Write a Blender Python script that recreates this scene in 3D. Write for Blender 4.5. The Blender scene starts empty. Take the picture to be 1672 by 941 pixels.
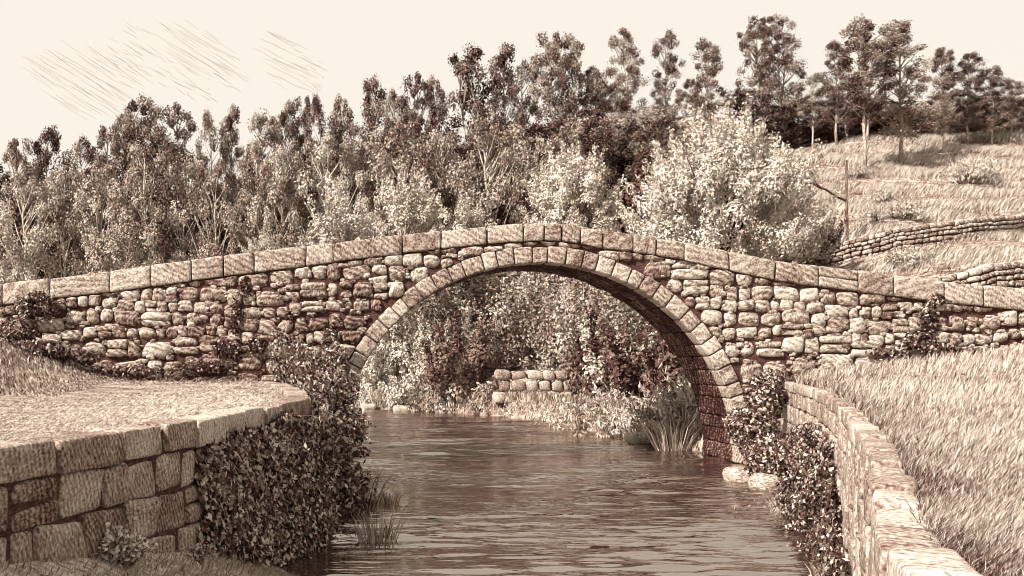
import bpy, math, random
import numpy as np
from mathutils import Vector

random.seed(7)
RNG = np.random.default_rng(7)
C = bpy.context.scene.collection
SC = bpy.context.scene

# ------------------------------------------------------------------ frame of measurement
EYE = 2.49          # eye above the water (m); water is z = 0
F = 1700.0          # focal length in pixels of a 1672-wide frame
VX, VY = 569.0, 580.0
BY = 23.8           # distance of the upstream bridge face
BW = 2.4            # bridge width


def X_(px, Y):
    return (px - VX) * Y / F


def Z_(py, Y):
    return EYE + (VY - py) * Y / F


def smooth(a, b, x):
    t = np.clip((np.asarray(x, float) - a) / (b - a), 0, 1)
    return t * t * (3 - 2 * t)


def sn(p, k, seed=0):
    """cheap smooth noise, -1..1"""
    r = np.random.default_rng(1000 + seed)
    o = np.zeros(len(p))
    for i in range(5):
        d = r.normal(size=3)
        d /= np.linalg.norm(d)
        o += np.sin(p @ d * k * (0.7 + 0.45 * i) + r.uniform(0, 6.28)) / (1 + .35 * i)
    return o / 2.6


# ------------------------------------------------------------------ mesh builder
class MB:
    def __init__(s):
        s.v = []; s.q = []; s.t = []; s.qa = []; s.ta = []; s.n = 0

    def add(s, v, quads=None, tris=None, tone=.5, rnd=0.):
        v = np.asarray(v, float).reshape(-1, 3)
        for arr, store, at in ((quads, s.q, s.qa), (tris, s.t, s.ta)):
            if arr is None or len(arr) == 0:
                continue
            arr = np.asarray(arr, int)
            store.append(arr + s.n)
            a = np.zeros((len(arr), 2))
            a[:, 0] = tone; a[:, 1] = rnd
            at.append(a)
        s.v.append(v); s.n += len(v)

    def build(s, name, mat, parent=None, smooth_=False, loc=None):
        me = bpy.data.meshes.new(name)
        v = np.concatenate(s.v)
        q = np.concatenate(s.q) if s.q else np.zeros((0, 4), int)
        t = np.concatenate(s.t) if s.t else np.zeros((0, 3), int)
        if loc is not None:
            v = v - np.asarray(loc)
        me.vertices.add(len(v)); me.vertices.foreach_set('co', v.ravel())
        loops = np.concatenate([q.ravel(), t.ravel()])
        me.loops.add(len(loops)); me.loops.foreach_set('vertex_index', loops.astype(np.int32))
        nq, nt = len(q), len(t)
        me.polygons.add(nq + nt)
        st = np.concatenate([np.arange(nq) * 4, nq * 4 + np.arange(nt) * 3]).astype(np.int32)
        me.polygons.foreach_set('loop_start', st)
        me.update(calc_edges=True)
        at = np.concatenate(s.qa + s.ta)
        for k, nm in enumerate(('tone', 'rnd')):
            a = me.attributes.new(nm, 'FLOAT', 'FACE')
            a.data.foreach_set('value', at[:, k].astype(np.float32))
        me.polygons.foreach_set('use_smooth', np.full(nq + nt, smooth_))
        me.validate()
        me.materials.append(mat)
        o = bpy.data.objects.new(name, me)
        C.objects.link(o)
        if loc is not None:
            o.location = loc
        if parent is not None:
            o.parent = parent
        return o


def tag(o, label, cat, group=None):
    o['label'] = label; o['category'] = cat
    if group:
        o['group'] = group
    return o


def thing(name, loc, label, cat, group=None, rz=0.):
    o = bpy.data.objects.new(name, None)
    C.objects.link(o)
    o.location = loc; o.rotation_euler = (0, 0, rz)
    o.empty_display_size = .3
    return tag(o, label, cat, group)


def dup(root, loc, rz=0., scale=(1, 1, 1), label=None, group=None):
    r = root.copy(); C.objects.link(r)
    r.location = loc; r.rotation_euler = (0, 0, rz); r.scale = scale
    if label: r['label'] = label
    if group: r['group'] = group
    for ch in list(root.children):
        c = ch.copy(); C.objects.link(c); c.parent = r
    return r


# ------------------------------------------------------------------ materials
RAMP = [(0.0, (.022, .0058, .0055)), (.30, (.094, .048, .041)), (.62, (.265, .201, .163)), (1.0, (.51, .457, .395))]


class NT:
    def __init__(s, name):
        s.m = bpy.data.materials.new(name); s.m.use_nodes = True
        s.t = s.m.node_tree; s.t.nodes.clear()
        s.out = s.n('ShaderNodeOutputMaterial')

    def n(s, k, **kw):
        x = s.t.nodes.new(k)
        for a, b in kw.items():
            setattr(x, a, b)
        return x

    def l(s, a, b):
        s.t.links.new(a, b)

    def math(s, op, a, b=None, c=None, clamp=False):
        x = s.n('ShaderNodeMath', operation=op, use_clamp=clamp)
        for i, v in enumerate((a, b, c)):
            if v is None: continue
            if isinstance(v, (int, float)): x.inputs[i].default_value = v
            else: s.l(v, x.inputs[i])
        return x.outputs[0]

    def ramp(s, fac, stops):
        x = s.n('ShaderNodeValToRGB')
        e = x.color_ramp.elements
        while len(e) < len(stops): e.new(.5)
        for k, (p, c) in enumerate(stops):
            e[k].position = p
            e[k].color = (*c, 1) if len(c) == 3 else c
        s.l(fac, x.inputs[0])
        return x.outputs[0]


def coords(nt, rot=(0, 0, 0), scale=(1, 1, 1), turn=0., axis=(.35, 1, .2)):
    """object coordinates, shifted (and turned) per stone by the rnd attribute"""
    tc = nt.n('ShaderNodeTexCoord')
    v = tc.outputs['Object']
    if turn:
        at = nt.n('ShaderNodeAttribute', attribute_name='rnd')
        vr = nt.n('ShaderNodeVectorRotate', rotation_type='AXIS_ANGLE')
        vr.inputs['Axis'].default_value = axis
        nt.l(v, vr.inputs['Vector'])
        nt.l(nt.math('MULTIPLY', at.outputs['Fac'], turn), vr.inputs['Angle'])
        ad = nt.n('ShaderNodeVectorMath', operation='ADD')
        nt.l(vr.outputs[0], ad.inputs[0])
        nt.l(nt.math('MULTIPLY', at.outputs['Fac'], 37.), ad.inputs[1])
        v = ad.outputs[0]
    mp = nt.n('ShaderNodeMapping')
    mp.inputs['Rotation'].default_value = rot
    mp.inputs['Scale'].default_value = scale
    nt.l(v, mp.inputs['Vector'])
    return mp.outputs[0]


def noise(nt, vec, scale, detail=3., rough=.6, dist=0.):
    x = nt.n('ShaderNodeTexNoise')
    x.inputs['Scale'].default_value = scale; x.inputs['Detail'].default_value = detail
    x.inputs['Roughness'].default_value = rough; x.inputs['Distortion'].default_value = dist
    nt.l(vec, x.inputs['Vector'])
    return x.outputs['Fac']


def stroke_mat(name, base=0., stroke=.9, sscale=(14, 14, 50), rot=(0, .6, .3), coarse=.5, cscale=1.6,
               bump=.35, bdist=.03, turn=0., attr=1., obj_var=0., dark_patch=None, rough=.95, dist=.4, lines=None, axis=(.35, 1, .2)):
    """dry surface grained with short dark strokes; tone = per-piece tone + grain"""
    nt = NT(name)
    at = nt.n('ShaderNodeAttribute', attribute_name='tone')
    tone = nt.math('MULTIPLY_ADD', at.outputs['Fac'], attr, base)
    v = coords(nt, rot, sscale, turn, axis)
    sN = noise(nt, v, 1., 2.5, .6, dist)
    tone = nt.math('ADD', tone, nt.math('MULTIPLY', nt.math('SUBTRACT', sN, .5), stroke * 3.4))
    if lines:
        (ls, lamp) = lines
        wv = nt.n('ShaderNodeTexWave', wave_type='BANDS', bands_direction='DIAGONAL')
        wv.inputs['Scale'].default_value = ls; wv.inputs['Distortion'].default_value = 5.
        wv.inputs['Detail'].default_value = 2.; wv.inputs['Detail Scale'].default_value = 1.1
        nt.l(coords(nt, (0, 0, 0), (1, 1, 1), turn or .01, axis), wv.inputs['Vector'])
        tone = nt.math('ADD', tone, nt.math('MULTIPLY', nt.math('SUBTRACT', wv.outputs['Fac'], .5), lamp))
    cN = noise(nt, coords(nt), cscale, 3., .6)
    tone = nt.math('ADD', tone, nt.math('MULTIPLY', nt.math('SUBTRACT', cN, .5), coarse * 2.))
    if obj_var:
        oi = nt.n('ShaderNodeObjectInfo')
        tone = nt.math('ADD', tone, nt.math('MULTIPLY', nt.math('SUBTRACT', oi.outputs['Random'], .5), obj_var * 2))
    if dark_patch:
        # darkens an irregular, noise-edged area centred on a place on the wall
        (sx, sz, rx, rz, amt) = dark_patch
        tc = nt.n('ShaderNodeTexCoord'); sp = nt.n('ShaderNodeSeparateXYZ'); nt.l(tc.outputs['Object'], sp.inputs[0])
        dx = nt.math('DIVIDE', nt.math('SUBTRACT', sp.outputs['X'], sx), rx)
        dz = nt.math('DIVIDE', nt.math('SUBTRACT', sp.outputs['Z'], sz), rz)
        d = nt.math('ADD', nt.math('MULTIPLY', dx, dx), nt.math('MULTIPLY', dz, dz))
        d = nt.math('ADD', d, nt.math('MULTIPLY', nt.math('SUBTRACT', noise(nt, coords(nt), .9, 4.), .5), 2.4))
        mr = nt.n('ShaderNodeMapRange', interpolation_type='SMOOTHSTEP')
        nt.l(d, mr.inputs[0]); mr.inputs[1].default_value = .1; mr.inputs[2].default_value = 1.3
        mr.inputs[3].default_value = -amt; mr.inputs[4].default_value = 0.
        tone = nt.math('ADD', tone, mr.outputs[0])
    col = nt.ramp(nt.math('ADD', tone, 0., clamp=True), RAMP)
    b = nt.n('ShaderNodeBsdfPrincipled')
    nt.l(col, b.inputs['Base Color'])
    b.inputs['Roughness'].default_value = rough
    b.inputs['Specular IOR Level'].default_value = .08
    if bump:
        bp = nt.n('ShaderNodeBump'); bp.inputs['Strength'].default_value = bump; bp.inputs['Distance'].default_value = bdist
        nt.l(nt.math('ADD', sN, cN), bp.inputs['Height']); nt.l(bp.outputs[0], b.inputs['Normal'])
    nt.l(b.outputs[0], nt.out.inputs[0])
    return nt.m


def leaf_mat(name, base, var=.08, contrast=1., gain=1.):
    nt = NT(name)
    at = nt.n('ShaderNodeAttribute', attribute_name='tone')
    oi = nt.n('ShaderNodeObjectInfo')
    t = nt.math('MULTIPLY_ADD', at.outputs['Fac'], contrast, base)
    t = nt.math('ADD', t, nt.math('MULTIPLY', nt.math('SUBTRACT', oi.outputs['Random'], .5), var * 2), clamp=True)
    b = nt.n('ShaderNodeBsdfPrincipled')
    nt.l(nt.ramp(t, [(p, tuple(min(.8, k * gain) for k in c)) for p, c in RAMP]), b.inputs['Base Color'])
    b.inputs['Roughness'].default_value = .8; b.inputs['Specular IOR Level'].default_value = .1
    nt.l(b.outputs[0], nt.out.inputs[0])
    return nt.m


M = {}
M['mortar'] = stroke_mat('mortar', base=.20, attr=0., stroke=.25, coarse=.15)
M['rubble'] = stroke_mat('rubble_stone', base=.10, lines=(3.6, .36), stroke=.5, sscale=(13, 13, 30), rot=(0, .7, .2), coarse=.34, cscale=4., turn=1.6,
                         bump=.8, bdist=.05, dark_patch=(-5.4, 2.2, 4.6, 1.9, .17))
M['dressed'] = stroke_mat('dressed_stone', base=.10, lines=(4.0, .27), stroke=.5, sscale=(30, 30, 17), rot=(0, .5, .1), coarse=.36, cscale=2.5, turn=2.4,
                          bump=.7, bdist=.04)
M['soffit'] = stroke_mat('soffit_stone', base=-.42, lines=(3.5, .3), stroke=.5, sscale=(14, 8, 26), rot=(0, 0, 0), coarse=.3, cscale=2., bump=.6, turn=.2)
M['block'] = stroke_mat('block_stone', base=.04, lines=(8.5, .22), axis=(.8, .4, .45), stroke=.42, sscale=(48, 48, 30), rot=(.1, .4, .1), coarse=.36, cscale=3.5, turn=2.4, bump=.6, bdist=.02)
M['boulder'] = stroke_mat('boulder_stone', base=.1, stroke=.6, sscale=(16, 16, 40), coarse=.25, cscale=3., bump=.7, bdist=.03)
M['field'] = stroke_mat('field_turf', base=.62, attr=0., stroke=1., sscale=(2.2, 16, 4), rot=(0, 0, .05), coarse=.2, cscale=.5, bump=.6, bdist=.06)
M['meadow'] = stroke_mat('meadow_turf', base=.52, attr=0., stroke=.85, sscale=(6, 18, 4), rot=(0, 0, .5), coarse=.25, cscale=.6, bump=.6, bdist=.06)
M['bank'] = stroke_mat('bank_earth', base=.85, attr=0., stroke=.85, sscale=(10, 22, 10), rot=(0, 0, -.5), coarse=.35, cscale=2., bump=.7, bdist=.04)
M['hill'] = stroke_mat('hill_turf', base=.60, attr=0., stroke=.5, sscale=(1.3, 4.5, 2), rot=(0, 0, .45), coarse=.3, cscale=.18, bump=.3, bdist=.2)
M['bed'] = stroke_mat('river_bed', base=.2, attr=0., stroke=.4)
M['trunk'] = stroke_mat('bark_pale', base=.0, stroke=.5, sscale=(18, 18, 3), rot=(0, 0, 0), coarse=.2, cscale=1., bump=.3, obj_var=.12)
M['post'] = stroke_mat('weathered_wood', base=.0, stroke=.5, sscale=(30, 30, 3), rot=(0, 0, 0), coarse=.2, cscale=1., bump=.3)
M['leaf'] = leaf_mat('leaf_dark', .0, .17)
M['leaf_pale'] = leaf_mat('leaf_pale', .0, .03, gain=1.12)
M['ivy'] = leaf_mat('leaf_ivy', .0, .0)
M['blade'] = leaf_mat('grass_blade', .0, .0)
M['cloud'] = leaf_mat('cloud_streak', .0, .0)


def water_mat():
    nt = NT('river_water')
    b = nt.n('ShaderNodeBsdfPrincipled')
    b.inputs['Base Color'].default_value = (.040, .020, .0175, 1)
    b.inputs['Roughness'].default_value = .06
    b.inputs['IOR'].default_value = 1.5
    v = coords(nt, (0, 0, .04), (.8, 4., 1))
    a = noise(nt, v, 1., 3., .6, .5)
    v2 = coords(nt, (0, 0, -.06), (2.0, 10., 1))
    c = noise(nt, v2, 1., 2., .5, .3)
    h = nt.math('ADD', a, nt.math('MULTIPLY', c, .55))
    gust = noise(nt, coords(nt, (0, 0, .1), (.16, .45, 1)), 1., 2., .5)
    mr = nt.n('ShaderNodeMapRange'); nt.l(gust, mr.inputs[0])
    mr.inputs[1].default_value = .36; mr.inputs[2].default_value = .64; mr.inputs[3].default_value = .45; mr.inputs[4].default_value = 1.9
    h = nt.math('MULTIPLY', nt.math('SUBTRACT', h, .78), mr.outputs[0])
    bp = nt.n('ShaderNodeBump'); bp.inputs['Strength'].default_value = 1.; bp.inputs['Distance'].default_value = .03
    nt.l(h, bp.inputs['Height']); nt.l(bp.outputs[0], b.inputs['Normal'])
    g = nt.n('ShaderNodeBsdfGlossy'); g.inputs['Color'].default_value = (.86, .78, .70, 1); g.inputs['Roughness'].default_value = .05
    nt.l(bp.outputs[0], g.inputs['Normal'])
    mx = nt.n('ShaderNodeMixShader'); mx.inputs[0].default_value = .40
    nt.l(b.outputs[0], mx.inputs[1]); nt.l(g.outputs[0], mx.inputs[2])
    nt.l(mx.outputs[0], nt.out.inputs[0])
    return nt.m


M['water'] = water_mat()

# ------------------------------------------------------------------ primitives


def unit_cube(n):
    t = np.sin(np.linspace(-1, 1, n) * math.pi / 2)
    idx = {}; vs = []; qs = []

    def vid(p):
        k = tuple(np.round(p, 5))
        if k not in idx:
            idx[k] = len(vs); vs.append(p)
        return idx[k]
    for ax in range(3):
        for sg in (-1, 1):
            a, b = (ax + 1) % 3, (ax + 2) % 3
            for i in range(n - 1):
                for j in range(n - 1):
                    ring = []
                    for (ii, jj) in ((i, j), (i + 1, j), (i + 1, j + 1), (i, j + 1)):
                        p = np.zeros(3); p[ax] = sg; p[a] = t[ii]; p[b] = t[jj]
                        ring.append(vid(p))
                    qs.append(ring if sg > 0 else ring[::-1])
    return np.array(vs), np.array(qs)


CUBE = {n: unit_cube(n) for n in (4, 5, 6, 8)}


def blk(mb, h, r, fmap, tone=.5, amp=.012, n=6, k=9., skew=.06):
    """rounded, slightly lumpy block of half sizes h placed through fmap"""
    U, Q = CUBE[n]
    h = np.asarray(h, float)
    q = U * h
    rv = np.minimum(r, .98 * h)
    inner = np.clip(q, -(h - rv), h - rv)
    d = (q - inner) / rv
    d = d / np.linalg.norm(d, axis=1, keepdims=True)
    q = inner + rv * d
    sk = RNG.uniform(-skew, skew, 6)
    u = q / h
    q = q + np.stack([h[0] * (sk[0] * u[:, 2] + sk[1] * u[:, 2] * u[:, 0]), 0 * u[:, 0], h[2] * (sk[2] * u[:, 0] + sk[3] * u[:, 0] * u[:, 2])], 1)
    off = RNG.uniform(0, 50, 3)
    nn = sn(q + off, k, 3) * amp + sn(q + off, k * 3.1, 5) * amp * .45
    q = q + d / np.linalg.norm(d, axis=1, keepdims=True) * nn[:, None]
    mb.add(fmap(q), quads=Q, tone=tone, rnd=RNG.uniform(0, 1))


def tube(mb, pts, rad, sides=6, tone=.6):
    pts = np.asarray(pts, float)
    vs = []; m = len(pts)
    for i in range(m):
        d = pts[min(i + 1, m - 1)] - pts[max(i - 1, 0)]
        d /= np.linalg.norm(d) + 1e-9
        a = np.cross(d, [.3, .9, .1] if abs(d[2]) > .6 else [0, 0, 1]); a /= np.linalg.norm(a) + 1e-9
        b = np.cross(d, a)
        th = np.arange(sides) * 2 * math.pi / sides
        vs.append(pts[i] + rad[i] * (np.cos(th)[:, None] * a + np.sin(th)[:, None] * b))
    q = []
    for i in range(m - 1):
        for j in range(sides):
            k = (j + 1) % sides
            q.append((i * sides + j, i * sides + k, (i + 1) * sides + k, (i + 1) * sides + j))
    vs = np.concatenate(vs)
    vs = np.concatenate([vs, pts[:1], pts[-1:]])
    t = [(m * sides, (j + 1) % sides, j) for j in range(sides)] + \
        [(m * sides + 1, (m - 1) * sides + j, (m - 1) * sides + (j + 1) % sides) for j in range(sides)]
    mb.add(vs, quads=q, tris=t, tone=tone)


def leaves(mb, P, N, L, W, tone, updir=None, droop=0.):
    """one pointed leaf per point: a bent kite of two triangles sharing the midrib"""
    n = len(P)
    L = np.broadcast_to(L, n); W = np.broadcast_to(W, n)
    N = N / (np.linalg.norm(N, axis=1, keepdims=True) + 1e-9)
    R = RNG.normal(size=(n, 3))
    if updir is not None and np.abs(updir).max() > 1e-6:
        R = R * .55 + updir
    A = R - (R * N).sum(1, keepdims=True) * N
    A /= np.linalg.norm(A, axis=1, keepdims=True) + 1e-9
    B = np.cross(N, A)
    l = L[:, None]; w = W[:, None]
    v0 = P - A * l * .5
    v1 = P + B * w * .5 - A * l * .05 - N * w * .15
    v2 = P + A * l * .5 - N * droop * l
    v3 = P - B * w * .5 - A * l * .05 - N * w * .15
    V = np.stack([v0, v1, v2, v3], 1).reshape(-1, 3)
    i = np.arange(n) * 4
    T = np.concatenate([np.stack([i, i + 1, i + 2], 1), np.stack([i, i + 2, i + 3], 1)])
    tone = np.broadcast_to(tone, n)
    mb.add(V, tris=T, tone=np.concatenate([tone, tone]))


def sphere_dirs(n):
    d = RNG.normal(size=(n, 3))
    return d / np.linalg.norm(d, axis=1, keepdims=True)


def blades(mb, P, H, W, lean, tone, bend=.5):
    """grass blades: two-segment curved strips"""
    n = len(P)
    H = np.broadcast_to(H, n)[:, None]; W = np.broadcast_to(W, n)[:, None]
    yaw = RNG.uniform(0, math.pi, n)
    S = np.stack([np.cos(yaw), np.sin(yaw) * .5, np.zeros(n)], 1)
    up = np.array([0, 0, 1.])
    a = P - S * W * .5; b = P + S * W * .5
    mid = P + up * H * .55 + lean * H * .25
    c = mid + S * W * .38; d = mid - S * W * .38
    tip = P + up * H * (1 - .35 * bend) + lean * H * (.25 + .55 * bend)
    V = np.stack([a, b, c, d, tip], 1).reshape(-1, 3)
    i = np.arange(n) * 5
    Q = np.stack([i, i + 1, i + 2, i + 3], 1); T = np.stack([i + 3, i + 2, i + 4], 1)
    st = mb.n
    V = V + 0
    mb.v.append(V); mb.n += len(V)
    tone = np.broadcast_to(tone, n)
    at = np.stack([tone, np.zeros(n)], 1)
    mb.q.append(Q + st); mb.qa.append(at); mb.t.append(T + st); mb.ta.append(at)


# ------------------------------------------------------------------ terrain
LW = np.array([(-5.2, -3.0), (-4.05, 0.), (-2.75, 4.6), (-2.2, 6.64), (-1.96, 7.4), (-1.67, 8.25), (-1.40, 9.2), (-1.207, 10.44), (-.88, 12.3),
               (-.60, 13.9), (-.55, 14.5), (-.74, 17.0), (-1.2, 20.9), (-1.85, 23.75)])
RW = np.array([(.95, 1.2), (1.63, 3.09), (1.95, 3.78), (2.36, 4.62), (2.80, 5.5), (3.57, 7.16), (4.92, 10.2), (6.36, 13.55), (8.04, 17.9), (9.9, 23.75)])


class Path:
    def __init__(s, p, side):
        # resample smoothly
        p = np.asarray(p, float)
        seg = np.linalg.norm(np.diff(p, axis=0), axis=1)
        s.L = np.concatenate([[0], np.cumsum(seg)]); s.p = p; s.len = s.L[-1]; s.side = side

    def pos(s, u):
        return np.stack([np.interp(u, s.L, s.p[:, 0]), np.interp(u, s.L, s.p[:, 1])], -1)

    def nrm(s, u):
        e = .35
        d = s.pos(np.asarray(u) + e) - s.pos(np.asarray(u) - e)
        d /= np.linalg.norm(d, axis=-1, keepdims=True) + 1e-9
        n = np.stack([d[..., 1], -d[..., 0]], -1) * s.side
        return n

    def u_at_y(s, y):
        return float(np.interp(y, s.p[:, 1], s.L))


PL = Path(LW, 1)     # outward (to the river) = +x
PR = Path(RW, -1)    # outward = -x
WTOP = 1.9
LTH, RTH = .30, .15


def z_left(x, y):
    x = np.asarray(x, float); y = np.asarray(y, float)
    z = 1.80 + .95 * (1 - smooth(-8.8, -4.6, x)) * smooth(17., 23.4, y) + .10 * smooth(20, 23.6, y)
    return z + .02 * np.sin(x * 2.1 + y) * np.sin(y * 1.7)


def z_right(x, y):
    x = np.asarray(x, float); y = np.asarray(y, float)
    d = np.maximum(x - np.interp(y, RW[:, 1], RW[:, 0]) - RTH, 0)
    z = 1.82 + .30 * (1 - np.exp(-d / 1.0)) * smooth(14, 23, y) + np.minimum(d, 14) * (.02 + .065 * smooth(8, 23, y))
    return z + .025 * np.sin(x * 1.9 + y * .7) * np.sin(y * 1.3)


YBX = [-300, -60, -30, -6, .17, 3.5, 6, 7.5, 8.1, 8.5, 8.9]
YHX = [-300, -60, -30, 0, 8, 15, 20, 24, 30]
YHY = [77, 61, 55, 51.5, 50, 42, 31, 27.5, 27]
YBY = [75, 58, 52, 49.5, 48, 46, 42, 38.5, 34, 30, 26.2]


def z_hill(x, y):
    x = np.asarray(x, float); y = np.asarray(y, float)
    s = y - np.interp(x, YBX, YBY)
    sh = y - np.interp(x, YHX, YHY)
    k = .24 + .12 * smooth(0, 20, x)
    s2 = np.minimum(np.maximum(sh, 0), np.maximum(s - 1.2, 0))
    cap = 46 + np.clip((x - 36) * .5, -4, 10)
    s2 = np.where(s2 > cap, cap + (s2 - cap) * .12, s2)
    z = -.7 + 1.5 * smooth(-.7, 1.2, s) + k * s2
    z = z + np.where(s > 3, 1, 0) * (.18 * np.sin(x * .45 + y * .31) + .12 * np.sin(y * .9 - x * .23)) * smooth(3, 8, s)
    return z


def hit(px, py, off=0., y0=26.5):
    """point where the sight line through a place in the photograph meets the hill"""
    for Y in np.arange(y0, 140, .05):
        if Z_(py, Y) <= z_hill(X_(px, Y), Y) + off:
            return float(X_(px, Y)), float(Y), float(z_hill(X_(px, Y), Y))
    Y = 90.
    return float(X_(px, Y)), Y, float(z_hill(X_(px, Y), Y))


def grid_sheet(name, xs, ys, zf, mat):
    gx, gy = np.meshgrid(xs, ys)
    V = np.stack([gx.ravel(), gy.ravel(), zf(gx, gy).ravel()], 1)
    nx, ny = len(xs), len(ys)
    q = []
    for j in range(ny - 1):
        a = np.arange(nx - 1) + j * nx
        q.append(np.stack([a, a + 1, a + nx + 1, a + nx], 1))
    mb = MB(); mb.add(V, quads=np.concatenate(q))
    o = mb.build(name, mat, smooth_=True)
    o['kind'] = 'structure'
    return o


grid_sheet('ground', np.linspace(-900, 900, 10), np.linspace(-300, 1500, 10), lambda x, y: x * 0 - .9, M['bed'])


def river():
    xs = np.concatenate([[-140, -40, -12], np.arange(-7, 12.01, .13), [16, 60]])
    ys = np.concatenate([[-30, 0, 6], np.arange(7.5, 24, .05), np.arange(24, 56, .1), [60, 90]])
    gx, gy = np.meshgrid(xs, ys)
    z = gx * 0
    r = np.random.default_rng(3)
    gust = np.sin(gx * .5 + gy * .33 + 1) * np.sin(gy * .62 - gx * .21) + .6 * np.sin(gx * .9 - gy * 1.1 + 2.) * np.sin(gy * .27 + .5)
    gust = 1. + .6 * np.clip(gust, -1, 1)
    for i in range(30):
        lam = r.uniform(.42, 1.1) if i < 20 else r.uniform(1.1, 2.6)
        th = r.normal() * .15
        k = 2 * math.pi / lam
        a = (.014 + .016 * smooth(12, 19, gy) if lam < 1.1 else .006 + .028 * smooth(13, 24, gy)) / k
        ph = k * (gy * math.cos(th) + gx * math.sin(th)) + r.uniform(0, 6.28) + .8 * np.sin(gx * r.uniform(.4, 1.1) + r.uniform(0, 6))
        fade = 1 - smooth(12, 60, gy) * (1 if lam < .45 else .35)
        z = z + a * np.sin(ph) * fade
    for i in range(16):
        lam = r.uniform(.20, .42); th = r.normal() * .2; k = 2 * math.pi / lam
        ph = k * (gy * math.cos(th) + gx * math.sin(th)) + r.uniform(0, 6.28) + np.sin(gx * r.uniform(.8, 2) + r.uniform(0, 6))
        z = z + .062 / k * (np.sin(ph) + .35 * np.cos(2 * ph)) * (1 - smooth(13, 26, gy))
    inside = smooth(-12, -7, gx) * (1 - smooth(12, 16, gx)) * smooth(6, 9, gy) * (1 - smooth(50, 60, gy))
    z = z * gust * inside
    V = np.stack([gx.ravel(), gy.ravel(), z.ravel()], 1)
    nx, ny = len(xs), len(ys); q = []
    for j in range(ny - 1):
        a = np.arange(nx - 1) + j * nx
        q.append(np.stack([a, a + 1, a + nx + 1, a + nx], 1))
    mb = MB(); mb.add(V, quads=np.concatenate(q))
    o = mb.build('river_water', M['water'], smooth_=True); o['kind'] = 'structure'


river()
xs = np.concatenate([np.linspace(-300, -32, 24), np.arange(-30, 60, .8), np.linspace(62, 400, 30)])
ys = np.concatenate([np.arange(26.2, 100, .8), np.linspace(102, 500, 30)])
grid_sheet('hillside', xs, ys, z_hill, M['hill'])


def field(name, path, sgn, zf, mat, ymax, thick):
    us = np.linspace(0, path.len, 110)
    p = path.pos(us) + np.array([sgn, 0]) * thick
    ds = np.concatenate([[0], np.geomspace(.15, 90, 46)])
    V = []
    for (x, y) in p:
        yy = np.full(len(ds), y)
        xx = x + sgn * ds
        V.append(np.stack([xx, yy, zf(xx, yy)], 1))
    V = np.concatenate(V)
    n = len(ds); q = []
    for j in range(len(us) - 1):
        a = np.arange(n - 1) + j * n
        q.append(np.stack([a, a + 1, a + n + 1, a + n], 1) if sgn > 0 else np.stack([a + 1, a, a + n, a + n + 1], 1))
    mb = MB(); mb.add(V, quads=np.concatenate(q))
    o = mb.build(name, mat, smooth_=True); o['kind'] = 'structure'


field('left_field', PL, -1, z_left, M['field'], BY, LTH - .05)
field('right_field', PR, 1, z_right, M['meadow'], BY, RTH - .04)
# land behind the left end of the bridge, and the strip behind the right end
grid_sheet('far_left_bank', np.concatenate([np.linspace(-120, -12, 10), np.linspace(-10, -.2, 14)]), np.linspace(25.5, 40, 14),
           lambda x, y: -.7 + 3.1 * smooth(-.3, -3.2, x) * (1 - smooth(35.5, 39.5, y)) if False else -.7 + 3.1 * (1 - smooth(-3.4, -.3, x)) * (1 - smooth(35.5, 39.5, y)), M['hill'])


# bank of earth at the foot of the left wall, running down to the water
def bank():
    yb = [-3, 4, 6.64, 8, 9.2, 10.4, 11.5, 12.6, 13.4]
    zb = [1.5, 1.35, 1.16, .95, .74, .45, .20, -.08, -.3]
    us = np.linspace(.2, PL.u_at_y(13.4), 70); ds = np.linspace(-.1, 2.6, 26)
    V = []
    for u in us:
        p = PL.pos(u); n = PL.nrm(u)
        w = .5 + .55 * smooth(3, 8.5, p[1]) - .35 * smooth(9.5, 12.5, p[1])
        for d in ds:
            q = p + n * d
            z0 = np.interp(p[1], yb, zb)
            z = z0 - max(d, 0) * .35 - max(d - w, 0) * 1.3
            V.append((q[0], q[1], max(z, -.5) + .025 * math.sin(q[0] * 9 + q[1] * 5) * math.sin(q[1] * 7)))
    n = len(ds); q = []
    for j in range(len(us) - 1):
        a = np.arange(n - 1) + j * n
        q.append(np.stack([a, a + 1, a + n + 1, a + n], 1))
    mb = MB(); mb.add(V, quads=np.concatenate(q)[:, ::-1])
    o = mb.build('river_bank', M['bank'], smooth_=True); o['kind'] = 'structure'


bank()


# ------------------------------------------------------------------ the bridge
TPX = [-500, 0, 60, 180, 310, 420, 500, 600, 700, 800, 850, 890, 920, 945, 985, 1050, 1120, 1190, 1265, 1370, 1460, 1540, 1672, 2100]
TPY = [512, 465, 457, 443, 425, 411, 402, 391, 380, 369.5, 366, 364.5, 366, 370, 377, 385.5, 397, 411, 426, 438, 450, 460, 473, 512]
TX = [X_(p, BY) for p in TPX]; TZ = [Z_(p, BY) for p in TPY]
ACX, AR = X_(880, BY), 328 * BY / F
ARING = .36


def ztop(x): return np.interp(x, TX, TZ)


def zcop(x):   # underside of the coping course
    return ztop(x) - (.40 + .08 * smooth(2.2, 7, abs(np.asarray(x) - ACX)))


bridge = thing('stone_arch_bridge', (ACX, BY + BW / 2, 0), 'old humpbacked rubble stone bridge with one round arch over the river', 'bridge')
BL = np.array([ACX, BY + BW / 2, 0])
BX0, BX1 = -16., 24.


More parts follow.
